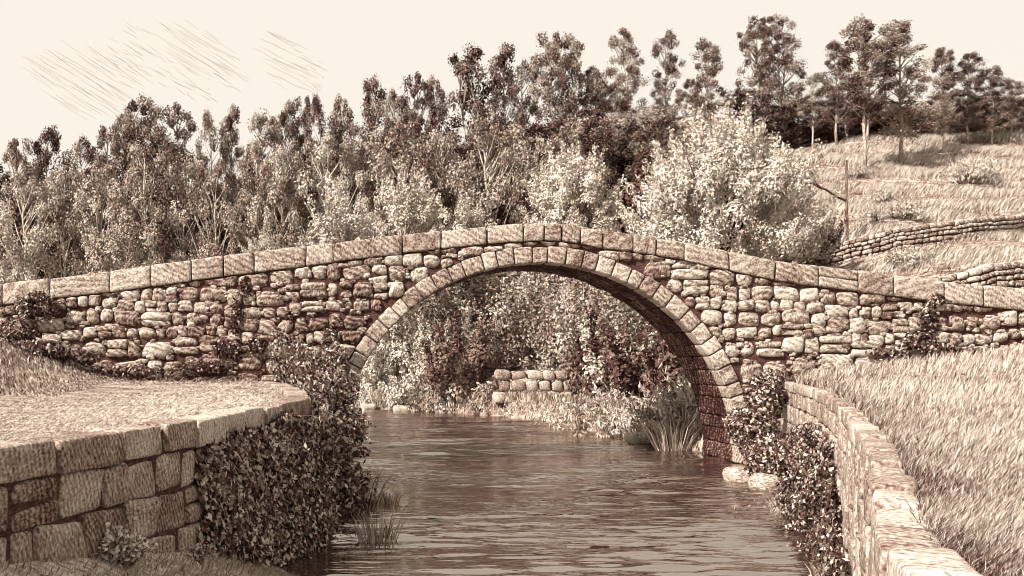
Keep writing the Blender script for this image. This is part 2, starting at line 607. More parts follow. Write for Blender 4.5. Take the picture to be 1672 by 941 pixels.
def bridge_core():
    mb = MB()
    xs = np.unique(np.concatenate([np.linspace(BX0, ACX - AR, 50), ACX + (AR + .02) * np.cos(np.linspace(math.pi, 0, 70)), np.linspace(ACX + AR, BX1, 50)]))
    dx = np.abs(xs - ACX)
    lo = np.where(dx < AR + .02, np.sqrt(np.maximum((AR + .02) ** 2 - dx ** 2, 0)), 0) - np.where(dx >= AR + .019, .8, 0)
    lo = np.where(dx >= AR + .019, -.8, lo)
    hi = zcop(xs) + .01
    for (y, flip) in ((BY + .035, False), (BY + BW, True)):
        V = np.concatenate([np.stack([xs, xs * 0 + y, lo], 1), np.stack([xs, xs * 0 + y, hi], 1)])
        n = len(xs); a = np.arange(n - 1)
        Q = np.stack([a, a + 1, a + n + 1, a + n], 1)
        mb.add(V, quads=Q[:, ::-1] if flip else Q)
    o = mb.build('wall_core', M['mortar'], bridge, loc=BL); o.location = (0, 0, 0)
    mb = MB()
    V = np.concatenate([np.stack([xs, xs * 0 + BY + .07, hi], 1), np.stack([xs, xs * 0 + BY + BW, hi], 1)])
    mb.add(V, quads=Q)
    o = mb.build('deck', M['meadow'], bridge, loc=BL); o.location = (0, 0, 0)


bridge_core()


def front(cx, cy, cz):
    def f(q):
        return np.stack([cx + q[:, 0], cy + q[:, 1], cz + q[:, 2]], 1)
    return f


def bridge_stones():
    mb = MB()
    R0 = AR + ARING + .015

    def conform(cx, cz, y):
        def f(q):
            x = cx + q[:, 0]; z = cz + q[:, 2]; yy = y + q[:, 1]
            r = np.hypot(x - ACX, z)
            k = np.where((r < R0) & (z > -1), R0 / np.maximum(r, .1), 1)
            x = ACX + (x - ACX) * k; z = z * k
            z = np.minimum(z, zcop(x) - .012 - .03 * np.abs(np.sin(q[:, 0] * 9 + cx)))
            return np.stack([x, yy, z], 1)
        return f
    z = -.2
    row = 0
    while z < 6.2:
        hgt = random.choice([.26, .32, .38, .44, .50]) * random.uniform(.9, 1.1)
        x = BX0 + random.uniform(0, .5)
        while x < BX1:
            w = hgt * random.choice([.8, 1.0, 1.2, 1.4, 1.7]) * random.uniform(.9, 1.15)
            left = x < 1
            tonebase = .60 if x > ACX else .58
            cells = [(x, w, z, hgt)]
            if random.random() < .14:
                a = hgt * random.uniform(.4, .6)
                cells = [(x, w, z, a), (x, w, z + a, hgt - a)]
            for (cx0, cw, cz0, ch) in cells:
                wav = .10 * math.sin(cx0 * .9 + z * 2) + .05 * math.sin(cx0 * 2.3 + z) + random.uniform(-.025, .025)
                cz = cz0 + ch / 2 + wav; cx = cx0 + cw / 2
                if cx < -9.5 or cx > 17: 
                    if random.random() < .3: continue
                r = math.hypot(cx - ACX, cz)
                top = float(zcop(cx))
                cut = max(0, R0 - (r - min(cw, ch) * .5))
                if r < R0 + .02 or cz - ch / 2 > top - .08: continue
                g = .001 + random.uniform(0, .008)
                rr = min(cw, ch) / 2 * random.choice([.55, .7, .82, .95])
                blk(mb, (cw / 2 - g, .15, ch / 2 - g), rr, conform(cx, cz, BY + .09 + random.uniform(-.025, .025)),
                    tone=tonebase + random.uniform(-.2, .22), amp=.022, n=6, k=7., skew=.13)
            x += w
        z += hgt
        row += 1
    # pebbles wedged in the joints
    for i in range(3000):
        x = random.uniform(-8.5, 16.5); zz = random.uniform(.8, 5.5)
        if math.hypot(x - ACX, zz) < R0 + .06 or zz > zcop(x) - .08: continue
        s = random.uniform(.03, .07)
        blk(mb, (s * random.uniform(1, 1.9), .07, s), s * .8, front(x, BY + .035, zz), tone=.5 + random.uniform(-.2, .25), amp=.008, n=4)
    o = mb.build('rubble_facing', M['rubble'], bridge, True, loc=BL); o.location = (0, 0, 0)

    # ring of wedge stones round the arch
    mb = MB()
    nv = 39; edges = np.linspace(0, math.pi, nv + 1)
    edges[1:-1] += RNG.uniform(-.012, .012, nv - 1)
    rm = AR + ARING / 2
    for i in range(nv):
        a0, a1 = edges[i], edges[i + 1]
        am = (a0 + a1) / 2; hw = (a1 - a0) * rm / 2 - .008
        ext = random.uniform(-.02, .03)
        def f(q, am=am, ext=ext):
            rad = rm + ext / 2 + q[:, 2]
            th = am + q[:, 0] / rm
            return np.stack([ACX + rad * np.cos(th), BY + .22 + q[:, 1], rad * np.sin(th)], 1)
        blk(mb, (hw, .26 + random.uniform(-.008, .012), ARING / 2 + ext / 2), .035, f, tone=.60 + random.uniform(-.16, .16), amp=.009, n=6, skew=.03)
    o = mb.build('arch_ring', M['dressed'], bridge, True, loc=BL); o.location = (0, 0, 0)

    # barrel of the arch: long courses of squared stone
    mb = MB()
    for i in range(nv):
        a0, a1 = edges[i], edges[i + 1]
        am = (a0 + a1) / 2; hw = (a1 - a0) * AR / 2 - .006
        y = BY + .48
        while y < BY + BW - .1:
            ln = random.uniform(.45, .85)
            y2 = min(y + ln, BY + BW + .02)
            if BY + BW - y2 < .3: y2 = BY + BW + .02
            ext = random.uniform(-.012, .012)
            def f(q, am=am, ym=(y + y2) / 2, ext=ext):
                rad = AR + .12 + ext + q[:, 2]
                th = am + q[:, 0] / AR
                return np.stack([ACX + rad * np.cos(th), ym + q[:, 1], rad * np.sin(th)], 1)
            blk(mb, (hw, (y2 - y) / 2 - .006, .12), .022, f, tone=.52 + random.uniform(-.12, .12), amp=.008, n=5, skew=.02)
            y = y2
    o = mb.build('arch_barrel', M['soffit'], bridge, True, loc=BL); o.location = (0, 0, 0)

    # coping / parapet course of long squared stones
    jx = [-620, -520, -430, -330, -240, -140, -60, 5, 82, 180, 247, 313, 365, 415, 500, 545, 656, 720, 795, 854, 888, 917, 947, 984, 1033, 1070, 1117, 1189,
          1265, 1336, 1400, 1457, 1540, 1605, 1690, 1790, 1880, 1990, 2090]
    for nm, yc in (('coping', BY + .17), ('rear_coping', BY + BW - .17)):
        mb = MB()
        for a, b in zip(jx[:-1], jx[1:]):
            x0, x1 = X_(a, BY), X_(b, BY); cx = (x0 + x1) / 2
            th = float(ztop(cx) - zcop(cx))
            sl = float((ztop(x1) - ztop(x0)) / (x1 - x0))
            ex = random.uniform(-.012, .018)
            def f(q, cx=cx, yc=yc):
                x = cx + q[:, 0]
                return np.stack([x, yc + q[:, 1], (ztop(x) + zcop(x)) / 2 + q[:, 2]], 1)
            split = (a in (1336,))
            if split:
                for zz in (-.25, .25):
                    def g(q, cx=cx, yc=yc, zz=zz, th=th):
                        x = cx + q[:, 0]
                        return np.stack([x, yc + q[:, 1], (ztop(x) + zcop(x)) / 2 + th * zz + q[:, 2]], 1)
                    blk(mb, ((x1 - x0) / 2 - .009, .24, th / 4 - .008), .035, g, tone=.58, amp=.011, n=8, skew=.015)
            else:
                blk(mb, ((x1 - x0) / 2 - .009, .24 + ex, th / 2 + ex * .4), .045, f, tone=.60 + random.uniform(-.13, .13), amp=.013, n=8, k=6., skew=.015)
        o = mb.build(nm, M['dressed'], bridge, True, loc=BL); o.location = (0, 0, 0)


bridge_stones()


# ------------------------------------------------------------------ retaining walls
def retaining(path, th, name, label, u0, u1, cap_len, cap_h, course, blen, tone, rr, zbot, topwob=.016, cgap=.032):
    root = thing(name, (*path.pos((u0 + u1) / 2), 0), label, 'wall')
    L0 = np.array(root.location)

    def place(uc, off, zc):
        def f(q):
            u = uc + q[:, 0]
            p = path.pos(u); n = path.nrm(u)
            xy = p + n * (off + q[:, 1])[:, None]
            return np.stack([xy[:, 0], xy[:, 1], zc + q[:, 2]], 1)
        return f
    # core
    mb = MB()
    us = np.linspace(u0, u1, 90); p = path.pos(us); n = path.nrm(us)
    zt = WTOP - .034
    for d, fl in ((-.014, True), (-th + .03, False)):
        q = p + n * d
        V = np.concatenate([np.column_stack([q, us * 0 + zbot]), np.column_stack([q, us * 0 + zt])])
        m = len(us); a = np.arange(m - 1)
        Q = np.stack([a, a + 1, a + m + 1, a + m], 1)
        mb.add(V, quads=Q if fl else Q[:, ::-1])
    q0 = p - n * .014; q1 = p - n * (th - .03)
    V = np.concatenate([np.column_stack([q0, us * 0 + zt]), np.column_stack([q1, us * 0 + zt])])
    mb.add(V, quads=Q)
    o = mb.build('wall_core', M['mortar'], root, loc=L0); o.location = (0, 0, 0)
    # coping
    mb = MB(); u = u0
    while u < u1 - .05:
        ln = min(random.uniform(*cap_len), u1 - u)
        if u1 - u - ln < .2: ln = u1 - u
        w = th / 2 + .012
        blk(mb, (ln / 2 - cgap, w + random.uniform(-.01, .012), cap_h / 2), .024, place(u + ln / 2, -th / 2 + .02 + random.uniform(-.012, .012), WTOP - cap_h / 2 + random.uniform(-topwob, topwob)),
            tone=tone + .10 + random.uniform(-.17, .17), amp=.010, n=8, k=8., skew=.02)
        u += ln
    o = mb.build('coping', M['block'], root, True, loc=L0); o.location = (0, 0, 0)
    # squared blocks of the river face
    mb = MB(); z = WTOP - cap_h
    while z > zbot + .1:
        h = random.uniform(*course)
        u = u0 + random.uniform(-.2, 0)
        while u < u1:
            ln = random.uniform(*blen)
            h2 = h * random.choice([1, 1, 1, 1, .96, .96, .96, .55])
            cells = [(z - h, h)] if h2 > .6 * h else [(z - h, h * .48), (z - h * .52, h * .52)]
            for (zb, hh) in cells:
                zj = random.uniform(-.012, .012)
                blk(mb, (ln / 2 - .012, .09, hh / 2 - .007), rr * random.uniform(.8, 1.6), place(u + ln / 2, -.075 + random.uniform(-.02, .025), zb + hh / 2 + zj),
                    tone=tone + random.uniform(-.1, .12), amp=.014, n=6, k=10., skew=.10)
            u += ln
        z -= h
    o = mb.build('block_facing', M['block'], root, True, loc=L0); o.location = (0, 0, 0)
    return root


retaining(PL, LTH, 'retaining_wall', 'low retaining wall of large squared blocks beside the left field, half hidden under ivy', 0, PL.len,
          (.65, 1.05), .235, (.24, .40), (.24, .62), .50, .035, -.5)
retaining(PR, RTH, 'retaining_wall', 'long curving retaining wall of narrow blocks between river and right meadow', 0, PR.len,
          (.36, .66), .17, (.26, .40), (.2, .36), .56, .025, -.5)


# dry stone walls on the hill
def dry_wall(pts, height, name, label, th=.4, st=(.16, .26), tone=.6, mat='rubble'):
    pts = np.array(pts)
    path = Path(pts[:, :2], 1)
    root = thing(name, tuple(pts[len(pts) // 2]), label, 'wall')
    L0 = np.array(pts[len(pts) // 2])
    mb = MB(); core = MB()
    us = np.linspace(0, path.len, 60); p = path.pos(us)
    zb = z_hill(p[:, 0], p[:, 1])
    n = path.nrm(us)
    sg = np.sign((n * -p).sum(1).mean())  # towards the viewer's side of the slope
    V = np.concatenate([np.column_stack([p, zb - .3]), np.column_stack([p, zb + height - .06]), np.column_stack([p - n * sg * th, zb + height - .06]), np.column_stack([p - n * sg * th, zb - .3])])
    m = len(us); a = np.arange(m - 1); Q = []
    for k in range(3):
        Q.append(np.stack([a + k * m, a + 1 + k * m, a + 1 + (k + 1) * m, a + (k + 1) * m], 1))
    core.add(V, quads=np.concatenate(Q))
    z = -.1
    while z < height - .03:
        h = random.uniform(*st); last = z + h > height - .12
        u = 0
        while u < path.len:
            w = h * random.uniform(1., 2.3)
            wob = random.uniform(-.03, .03)

            def f(q, u=u + w / 2, z=z + h / 2 + wob):
                uu = u + q[:, 0]; pp = path.pos(uu); nn = path.nrm(uu) * sg
                xy = pp + nn * (q[:, 1])[:, None]
                return np.column_stack([xy, z_hill(pp[:, 0], pp[:, 1]) + z + q[:, 2]])
            dep = .14
            if last:
                def g(q, f=f): 
                    return f(q * np.array([1, 1, 1]))
                blk(mb, (w / 2 - .012, th * .62, h / 2 - .01), h * .3, lambda q, f=f: f(q - np.array([0, th * .42, 0])), tone=tone + random.uniform(-.2, .2), n=5)
            else:
                blk(mb, (w / 2 - .015, dep, h / 2 - .015), h * .38, f, tone=tone + random.uniform(-.22, .2), amp=.015, n=5)
            u += w
        z += h
    o = core.build('wall_core', M['mortar'], root, loc=L0); o.location = (0, 0, 0)
    o = mb.build('stones', M[mat], root, True, loc=L0); o.location = (0, 0, 0)
    return root


H1 = [hit(px, py) for px, py in ((1325, 440), (1390, 424), (1440, 413), (1500, 402), (1560, 394), (1620, 387), (1672, 381), (1760, 372))]
dry_wall(H1, .9, 'dry_stone_wall', 'low dry stone wall climbing the grassy slope below the wooden pole', tone=.62)
H2 = [hit(px, py, 1.3) for px, py in ((1490, 463), (1530, 453), (1600, 438), (1672, 426), (1760, 410))]
dry_wall(H2, 1.3, 'dry_stone_wall', 'short capped stone wall rising just behind the right end of the bridge parapet', tone=.66, st=(.2, .3))


def boulder_wall():
    Y = 43.0
    root = thing('boulder_wall', (X_(862, Y), Y, .8), 'patch of stacked round boulders on the far bank seen through the arch', 'wall')
    L0 = np.array(root.location); mb = MB()
    for r, (py, h) in enumerate(((648, 17), (630, 18), (612, 15))):
        px = 800 + random.uniform(0, 12)
        while px < 915:
            w = random.uniform(17, 26)
            s = Y / F
            blk(mb, (w * s / 2, .3, h * s / 2), h * s * .33, front(X_(px + w / 2, Y), Y - .6 + r * .15, Z_(py, Y)), tone=.56 + random.uniform(-.2, .15), amp=.05, n=6, k=4.)
            px += w + 1
    o = mb.build('boulders', M['boulder'], root, True, loc=L0); o.location = (0, 0, 0)


boulder_wall()

# ------------------------------------------------------------------ wooden pole on the hill
bx, by, bz = hit(1382, 406)
pole = thing('wooden_pole', (bx, by, bz), 'thin bare wooden pole with one crooked arm standing on the hillside', 'pole')
hp = Z_(262, by) - bz
mb = MB()
tube(mb, [(0, 0, -.3), (.02, 0, hp * .3), (-.01, 0, hp * .65), (.0, 0, hp)], [.085, .075, .065, .055], 8, .38)
mb.build('post', M['post'], pole)
mb = MB()
s = by / F
zz = Z_(328, by) - bz
tube(mb, [(0, 0, zz), (-18 * s, -.1, zz + 6 * s), (-38 * s, -.25, zz + 17 * s), (-52 * s, -.3, zz + 21 * s), (-66 * s, -.35, zz + 30 * s)], [.055, .05, .045, .04, .03], 6, .2)
tube(mb, [(-48 * s, -.3, zz + 20 * s), (-56 * s, -.3, zz + 27 * s), (-70 * s, -.3, zz + 27 * s)], [.06, .06, .03], 5, .1)
mb.build('arm', M['post'], pole)


# ------------------------------------------------------------------ trees
def make_tree(seed, H, W, crown0, npuff, nleaf, prof, trunk_tone, leaf_tone, puff=(.34, .60), leaf=(.24, .15), mat='leaf', forks=1, r0=.13):
    global RNG
    RNG = np.random.default_rng(seed); random.seed(seed)
    root = bpy.data.objects.new('tall_tree', None); C.objects.link(root)
    tr = MB(); cr = MB()
    stems = []
    for k in range(forks):
        ang = k * 2.4 + seed
        sp = 0 if forks == 1 else W * .45
        top = np.array([math.cos(ang) * sp, math.sin(ang) * sp * .6, H * (.95 - .05 * k)])
        ts = np.linspace(0, 1, 8)
        wob = RNG.normal(size=(8, 2)) * .07
        wob[0] = 0
        pts = np.stack([top[0] * ts ** 1.3 + wob[:, 0] * H / 12, top[1] * ts ** 1.3 + wob[:, 1] * H / 12, top[2] * ts - (.25 * (ts == 0))], 1)
        tube(tr, pts, np.interp(ts, [0, 1], [r0 if forks == 1 else r0 * .8, .02]), 7, trunk_tone)
        stems.append(pts)
    for i in range(npuff):
        st = stems[i % len(stems)]
        t = crown0 + (1 - crown0) * (i + RNG.uniform(0, 1)) / npuff
        zt = t * H
        a = RNG.uniform(0, 6.283)
        rad = W * np.interp((t - crown0) / (1 - crown0), *prof) * math.sqrt(RNG.uniform(.08, 1))
        ax = np.array([np.interp(zt, st[:, 2], st[:, 0]), np.interp(zt, st[:, 2], st[:, 1])])
        c = np.array([ax[0] + rad * math.cos(a), ax[1] + rad * math.sin(a), zt])
        zb = max(zt - rad * RNG.uniform(.8, 1.3) - .3, H * .22)
        b0 = np.array([np.interp(zb, st[:, 2], st[:, 0]), np.interp(zb, st[:, 2], st[:, 1]), zb])
        if rad > .25:
            mid = b0 * .45 + c * .55 + np.array([0, 0, -.12 * rad])
            tube(tr, [b0, mid, c], [.042, .028, .01], 4, trunk_tone - .05)
        pr = RNG.uniform(*puff) * (1 if t < .9 else .85)
        n = int(nleaf * RNG.uniform(.7, 1.2))
        d = sphere_dirs(n)
        rough = 1 + .30 * sn(d + c, 3.2, 40) + .12 * RNG.normal(size=n)
        P = c + d * (pr * RNG.uniform(.15, 1, n) ** .5 * rough)[:, None]
        pt = RNG.uniform(-.28, .28)
        tone = np.clip(leaf_tone + pt + np.where(RNG.uniform(size=n) < .5, -.11, .11) + RNG.normal(size=n) * .07, 0, 1)
        leaves(cr, P, d + np.array([0, 0, .25]) + RNG.normal(size=(n, 3)) * .40, RNG.uniform(.75, 1.25, n) * leaf[0], RNG.uniform(.8, 1.2, n) * leaf[1], tone)
    tr.build('trunk', M['trunk'], root, True)
    cr.build('crown', M[mat], root)
    return root


ROUND = ([0, .12, .4, .75, .92, 1], [.5, .8, 1, .88, .66, .38])
CONE = ([0, .15, .4, .7, .9, 1], [.6, .95, 1, .76, .52, .25])
AIRY = ([0, .2, .5, .8, .95, 1], [.35, .75, 1., .85, .5, .2])
OVAL = ([0, .2, .5, .75, .9, 1], [.4, .8, 1, .78, .5, .2])
H0, W0 = 12., 1.9
LF = (.145, .10)
PROTO = {
    'a': make_tree(11, H0, W0, .22, 74, 165, ROUND, .75, .46, leaf=LF),
    'b': make_tree(12, H0, W0, .20, 74, 165, CONE, .72, .46, leaf=LF),
    'c': make_tree(13, H0, W0, .34, 54, 165, AIRY, .80, .48, leaf=LF),
    'd': make_tree(14, H0, W0, .28, 66, 165, ROUND, .80, .44, forks=2, leaf=LF),
    'e': make_tree(15, H0, W0, .16, 82, 155, CONE, .75, .48, leaf=LF),
    'f': make_tree(16, H0, W0, .36, 80, 165, OVAL, .9, .46, forks=3, leaf=LF),
}
# lower, leafier trees of the wood's edge: lighter leaves
LM = (.13, .09)
PROTO['m'] = make_tree(21, 9., 2.2, .46, 58, 210, ROUND, 1.0, .70, puff=(.36, .66), r0=.15, leaf=LM)
PROTO['n'] = make_tree(22, 9., 2.2, .52, 52, 210, CONE, 1.0, .66, puff=(.36, .66), r0=.15, leaf=LM)
PROTO['o'] = make_tree(23, 9., 2.2, .42, 58, 210, ROUND, 1.0, .60, puff=(.36, .66), forks=2, r0=.16, leaf=LM)
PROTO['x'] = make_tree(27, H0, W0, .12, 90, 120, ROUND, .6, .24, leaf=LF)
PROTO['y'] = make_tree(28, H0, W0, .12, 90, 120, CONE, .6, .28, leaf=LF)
PDIM = {k: (H0, W0) for k in 'abcdefxy'}; PDIM.update({k: (9., 2.2) for k in 'mno'})
used = set()


def put_tree(kind, px, pytop, wpx, Y, label, group=None, basepx=None, name=None):
    bx = X_(basepx if basepx is not None else px, Y); bz = float(z_hill(bx, Y))
    H = Z_(pytop, Y) - bz
    h0, w0 = PDIM[kind]
    sx = wpx * Y / F / w0; sz = H / h0 / 1.02
    root = PROTO[kind]
    if kind in used:
        root = dup(root, (bx, Y, bz), random.uniform(0, 6.28), (sx, sx, sz))
    else:
        used.add(kind)
        root.location = (bx, Y, bz); root.rotation_euler = (0, 0, random.uniform(0, 6.28)); root.scale = (sx, sx, sz)
    tag(root, label, 'tree', group)
    return root


random.seed(5)
SK = 'tall trees on the skyline behind the bridge'
sky = [
    ('a', 28, 224, 38, 58, 'tall dark tree at the very left end of the treeline'),
    ('b', 75, 207, 42, 60, 'second skyline tree from the left, with a knobbly pointed top'),
    ('c', 132, 224, 36, 64, 'shorter skyline tree in the dip just left of the first high crown'),
    ('a', 175, 207, 36, 62, 'round-topped skyline tree below the longest streaky cloud'),
    ('e', 203, 176, 34, 64, 'narrow skyline tree pressed against the left side of the highest left crown'),
    ('d', 240, 153, 48, 62, 'highest full crowned tree in the left third of the wood'),
    ('a', 290, 171, 46, 63, 'broad crown just right of the highest tree on the left'),
    ('c', 345, 179, 30, 66, 'slim tree standing right of the notch in the left treeline'),
    ('b', 379, 171, 30, 67, 'slim pointed tree between a notch and the pale forked trunk'),
    ('d', 420, 177, 40, 63, 'tree with a pale forked trunk showing sky between its branches'),
    ('b', 468, 164, 34, 68, 'tree below the right-hand streaky cloud, left of a close pair'),
    ('a', 498, 158, 28, 69, 'left one of a close pair of tops under the right-hand cloud'),
    ('c', 523, 154, 30, 68, 'right one of a close pair of tops under the right-hand cloud'),
    ('e', 558, 155, 32, 70, 'low top in the gap before the single pointed tree left of centre'),
    ('b', 605, 128, 40, 68, 'single pointed tree standing higher than its neighbours left of centre'),
    ('c', 645, 146, 32, 71, 'low rounded top directly right of the single pointed tree'),
    ('a', 682, 121, 38, 70, 'rounded crown of the twin tops where the treeline starts to climb'),
    ('e', 710, 124, 30, 72, 'narrow right one of the twin tops where the treeline starts to climb'),
    ('d', 768, 76, 50, 69, 'first of the high tapering trees left of the arch crown'),
    ('b', 824, 69, 40, 71, 'second high tapering tree, between two broader crowns near the middle'),
    ('c', 852, 100, 32, 72, 'lower tree tucked behind the shoulder of the twin-topped crown'),
    ('a', 899, 54, 40, 70, 'left half of the big twin-topped crown above the arch'),
    ('d', 928, 51, 42, 71, 'right half of the big twin-topped crown above the arch'),
    ('c', 965, 106, 34, 72, 'lower thin tree on the right flank of the big twin-topped crown'),
    ('e', 988, 140, 30, 74, 'small top almost lost in the gap right of the middle'),
    ('d', 1024, 46, 44, 74, 'airy tree with open branches directly right of the wide sky gap'),
    ('c', 1087, 48, 36, 75, 'slender tree with a bare lower trunk and compact crown'),
    ('a', 1128, 130, 34, 77, 'low tree filling the gap between slender tree and rounded crown'),
    ('b', 1156, 63, 44, 75, 'tree with a domed crown standing alone behind the large pale bush'),
    ('a', 1236, 29, 46, 78, 'left of the two highest trees on the ridge behind the pale bush'),
    ('d', 1278, 22, 50, 78, 'right of the two highest trees on the ridge, the tallest of all'),
    ('c', 1326, 120, 34, 76, 'short tree at the upper edge of the grassy slope'),
    ('b', 1366, 68, 42, 74, 'tree with leaning stem just left of the clump with bare trunks'),
    ('e', 1538, 76, 40, 72, 'tree directly right of the clump with bare trunks on the hill'),
    ('b', 1580, 88, 44, 74, 'pointed tree near the right end of the ridge'),
    ('e', 1620, 108, 38, 74, 'second to last tree at the right end of the ridge'),
    ('b', 1652, 128, 34, 75, 'last small tree at the right end of the ridge'),
    ('b', 1700, 120, 40, 78, 'tree cut off by the right edge of the picture'),
]
for (k, px, py, w, Y, lab) in sky:
    put_tree(k, px, py, w * (1.05 if px < 1000 else .8), Y, lab, SK)
# the clump with bare pale trunks on the open slope
gx, gy, gz = hit(1418, 276)
put_tree('f', 1425, 33, 50, gy, 'clump of bare pale trunks fanning out from one foot on the open slope', SK, basepx=1412)
put_tree('b', 1490, 30, 50, gy + 2, 'leaning tree whose pale trunk rises right of the fanned clump', SK, basepx=1470)

MID = 'lighter trees at the near edge of the wood'
mid = [
    ('m', 40, 285, 60, 53, 'pale leafed tree at the far left edge of the wood'),
    ('n', 105, 275, 55, 54, 'forked tree low in the left corner above the parapet'),
    ('m', 165, 268, 58, 54, 'leafy tree left of the straight pale trunk'),
    ('o', 236, 238, 66, 53, 'broad tree with a straight pale trunk rising from the parapet on the left'),
    ('n', 300, 262, 55, 54, 'tree right of the straight pale trunk over the left parapet'),
    ('m', 352, 268, 52, 53, 'tree with two thin parallel trunks over the left parapet'),
    ('o', 408, 252, 58, 54, 'leafy tree below the forked trunk that shows the sky'),
    ('n', 462, 240, 55, 53, 'tree whose trunk meets the parapet right of a small pale bush'),
    ('m', 535, 222, 66, 53, 'tree with a slanting pale trunk left of the small pale tree'),
    ('o', 590, 230, 52, 55, 'tree rising behind the left side of the small pale tree'),
    ('m', 660, 196, 72, 54, 'large pale crown behind the small pale tree'),
    ('n', 722, 215, 55, 56, 'tree between the large pale crown and the slim double trunks'),
    ('m', 795, 196, 72, 54, 'tree with slim double trunks left of the bright rounded tree'),
    ('o', 862, 225, 55, 56, 'tree behind the left shoulder of the bright rounded tree'),
    ('n', 1010, 190, 62, 60, 'dark tree between the bright rounded tree and large pale bush'),
    ('o', 1075, 170, 66, 62, 'dark bushy tree behind the left side of the large pale bush'),
    ('n', 940, 200, 60, 60, 'dark tree standing behind the bright rounded tree'),
]
for (k, px, py, w, Y, lab) in mid:
    put_tree(k, px, py, w, Y, lab, MID)

BK = 'dark trees filling the depth of the wood'
blab = 'dark tree half hidden in the depth of the wood, with only leaves showing between others'
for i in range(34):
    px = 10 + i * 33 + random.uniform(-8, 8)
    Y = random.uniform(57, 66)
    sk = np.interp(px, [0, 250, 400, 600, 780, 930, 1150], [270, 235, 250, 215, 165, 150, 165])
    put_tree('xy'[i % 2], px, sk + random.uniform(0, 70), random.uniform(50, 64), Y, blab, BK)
RB = 'dark trees along the upper edge of the slope'
for i, px in enumerate((1215, 1262, 1305, 1345, 1385, 1440, 1480, 1520, 1560, 1600, 1640, 1680)):
    put_tree('exyo'[i % 4], px, 160 + random.uniform(-15, 20), random.uniform(48, 58), 79 + random.uniform(-2, 3),
             'low dark tree in the band of foliage behind the ridge trees on the right', RB)


# ------------------------------------------------------------------ bushes and pale trees
def make_bush(seed, Rx, Hh, nst, npuff, nleaf, leaf_tone, stem_tone, leaf, puff, mat='leaf_pale', up=.6, tvar=.2, foot=0., outb=.4):
    lmp = .06 if foot else .16
    """multi-stemmed: stems fan out from the foot, leaves clothe their ends"""
    global RNG
    RNG = np.random.default_rng(seed); random.seed(seed)
    root = bpy.data.objects.new('leafy_bush', None); C.objects.link(root)
    st = MB(); fo = MB()
    ends = []
    F0 = np.array([0, 0, foot])
    if foot:
        tube(st, [(0, 0, -.4), (.05, 0, foot * .5), (0, 0, foot + .1)], [.13, .11, .10], 8, stem_tone)
    for i in range(nst):
        a = i * 2.399 + seed
        rr = math.sqrt((i + .5) / nst)
        tip = np.array([Rx * .86 * rr * math.cos(a), Rx * .86 * rr * math.sin(a), Hh * (.55 + .4 * math.sqrt(max(0, 1 - rr ** 2))) * RNG.uniform(.85, 1.05)])
        mid = tip * np.array([.4, .4, .52])
        tube(st, [F0 + [0, 0, -.2], F0 + mid * np.array([.45, .45, .5]), F0 + mid, F0 + tip], [.09, .06, .045, .012], 5, stem_tone)
        ends.append((mid, tip))
    for i in range(npuff):
        # even filling of the dome
        d = sphere_dirs(1)[0]; d[2] = abs(d[2])
        k = RNG.uniform(.12, 1) ** .45
        lump = 1 + lmp * math.sin(3 * math.atan2(d[1], d[0]) + seed) + .10 * math.sin(5 * d[2] * 3 + seed)
        c = np.array([d[0] * Rx, d[1] * Rx, Hh * (.16 + .80 * d[2])]) * np.array([k * lump, k * lump, .25 + .75 * k])
        if d[2] < .42: c[2] = Hh * RNG.uniform(.02, .5)
        pr = RNG.uniform(*puff)
        n = int(nleaf * RNG.uniform(.7, 1.25))
        q = sphere_dirs(n)
        outw = c / (np.linalg.norm(c) + 1e-6)
        P = c + q * (pr * RNG.uniform(0, 1, n) ** .5)[:, None]
        # leafy sprays that poke out along the growth direction
        sp = RNG.uniform(0, 1, n) < .35
        P[sp] = c + (outw * .8 + np.array([0, 0, .5])) * (RNG.uniform(.2, 1.9, sp.sum()) * pr)[:, None] + RNG.normal(size=(sp.sum(), 3)) * pr * .16
        P[:, 2] = np.maximum(P[:, 2], .03) if not foot else P[:, 2]
        P = P + F0
        tone = np.clip(leaf_tone + RNG.uniform(-tvar, tvar) + RNG.normal(size=n) * tvar * .5, 0, 1)
        leaves(fo, P, q * 1. + outw * outb + np.array([0, 0, .2]) + RNG.normal(size=(n, 3)) * .30, RNG.uniform(.7, 1.3, n) * leaf[0], RNG.uniform(.7, 1.2, n) * leaf[1], tone,
               updir=(outw * .6 + np.array([0, 0, up])) if up > .2 else None)
    st.build('stems', M['trunk'], root, True)
    fo.build('foliage', M[mat], root)
    return root


def set_bush(root, px, pyt, pyb, wpx, Y, dims, label, cat, group=None, name=None, zbase=None):
    bx = X_(px, Y)
    zb = Z_(pyb, Y) if zbase is None else zbase
    H = Z_(pyt, Y) - zb
    root.location = (bx, Y, zb)
    sx = wpx * Y / F / dims[0]
    sx = max(sx, .9 * H / dims[1])
    root.scale = (sx, sx, H / dims[1])
    tag(root, label, cat, group)
    if name: root.name = name
    return root


def pale_tree(seed, px, pyt, pyb, wpx, Y, nst, npuff, nleaf, tone, stem, label, leaf, puff, tvar):
    bx = X_(px, Y); zb = float(z_hill(bx, Y))
    ft = Z_(pyb, Y) - zb; H = Z_(pyt, Y) - Z_(pyb, Y)
    r = make_bush(seed, wpx * Y / F, H, nst, npuff, nleaf, tone, stem, leaf, puff, tvar=tvar, foot=max(ft, .2), outb=.5)
    r.location = (bx, Y, zb); r.name = 'pale_tree'
    tag(r, label, 'tree')


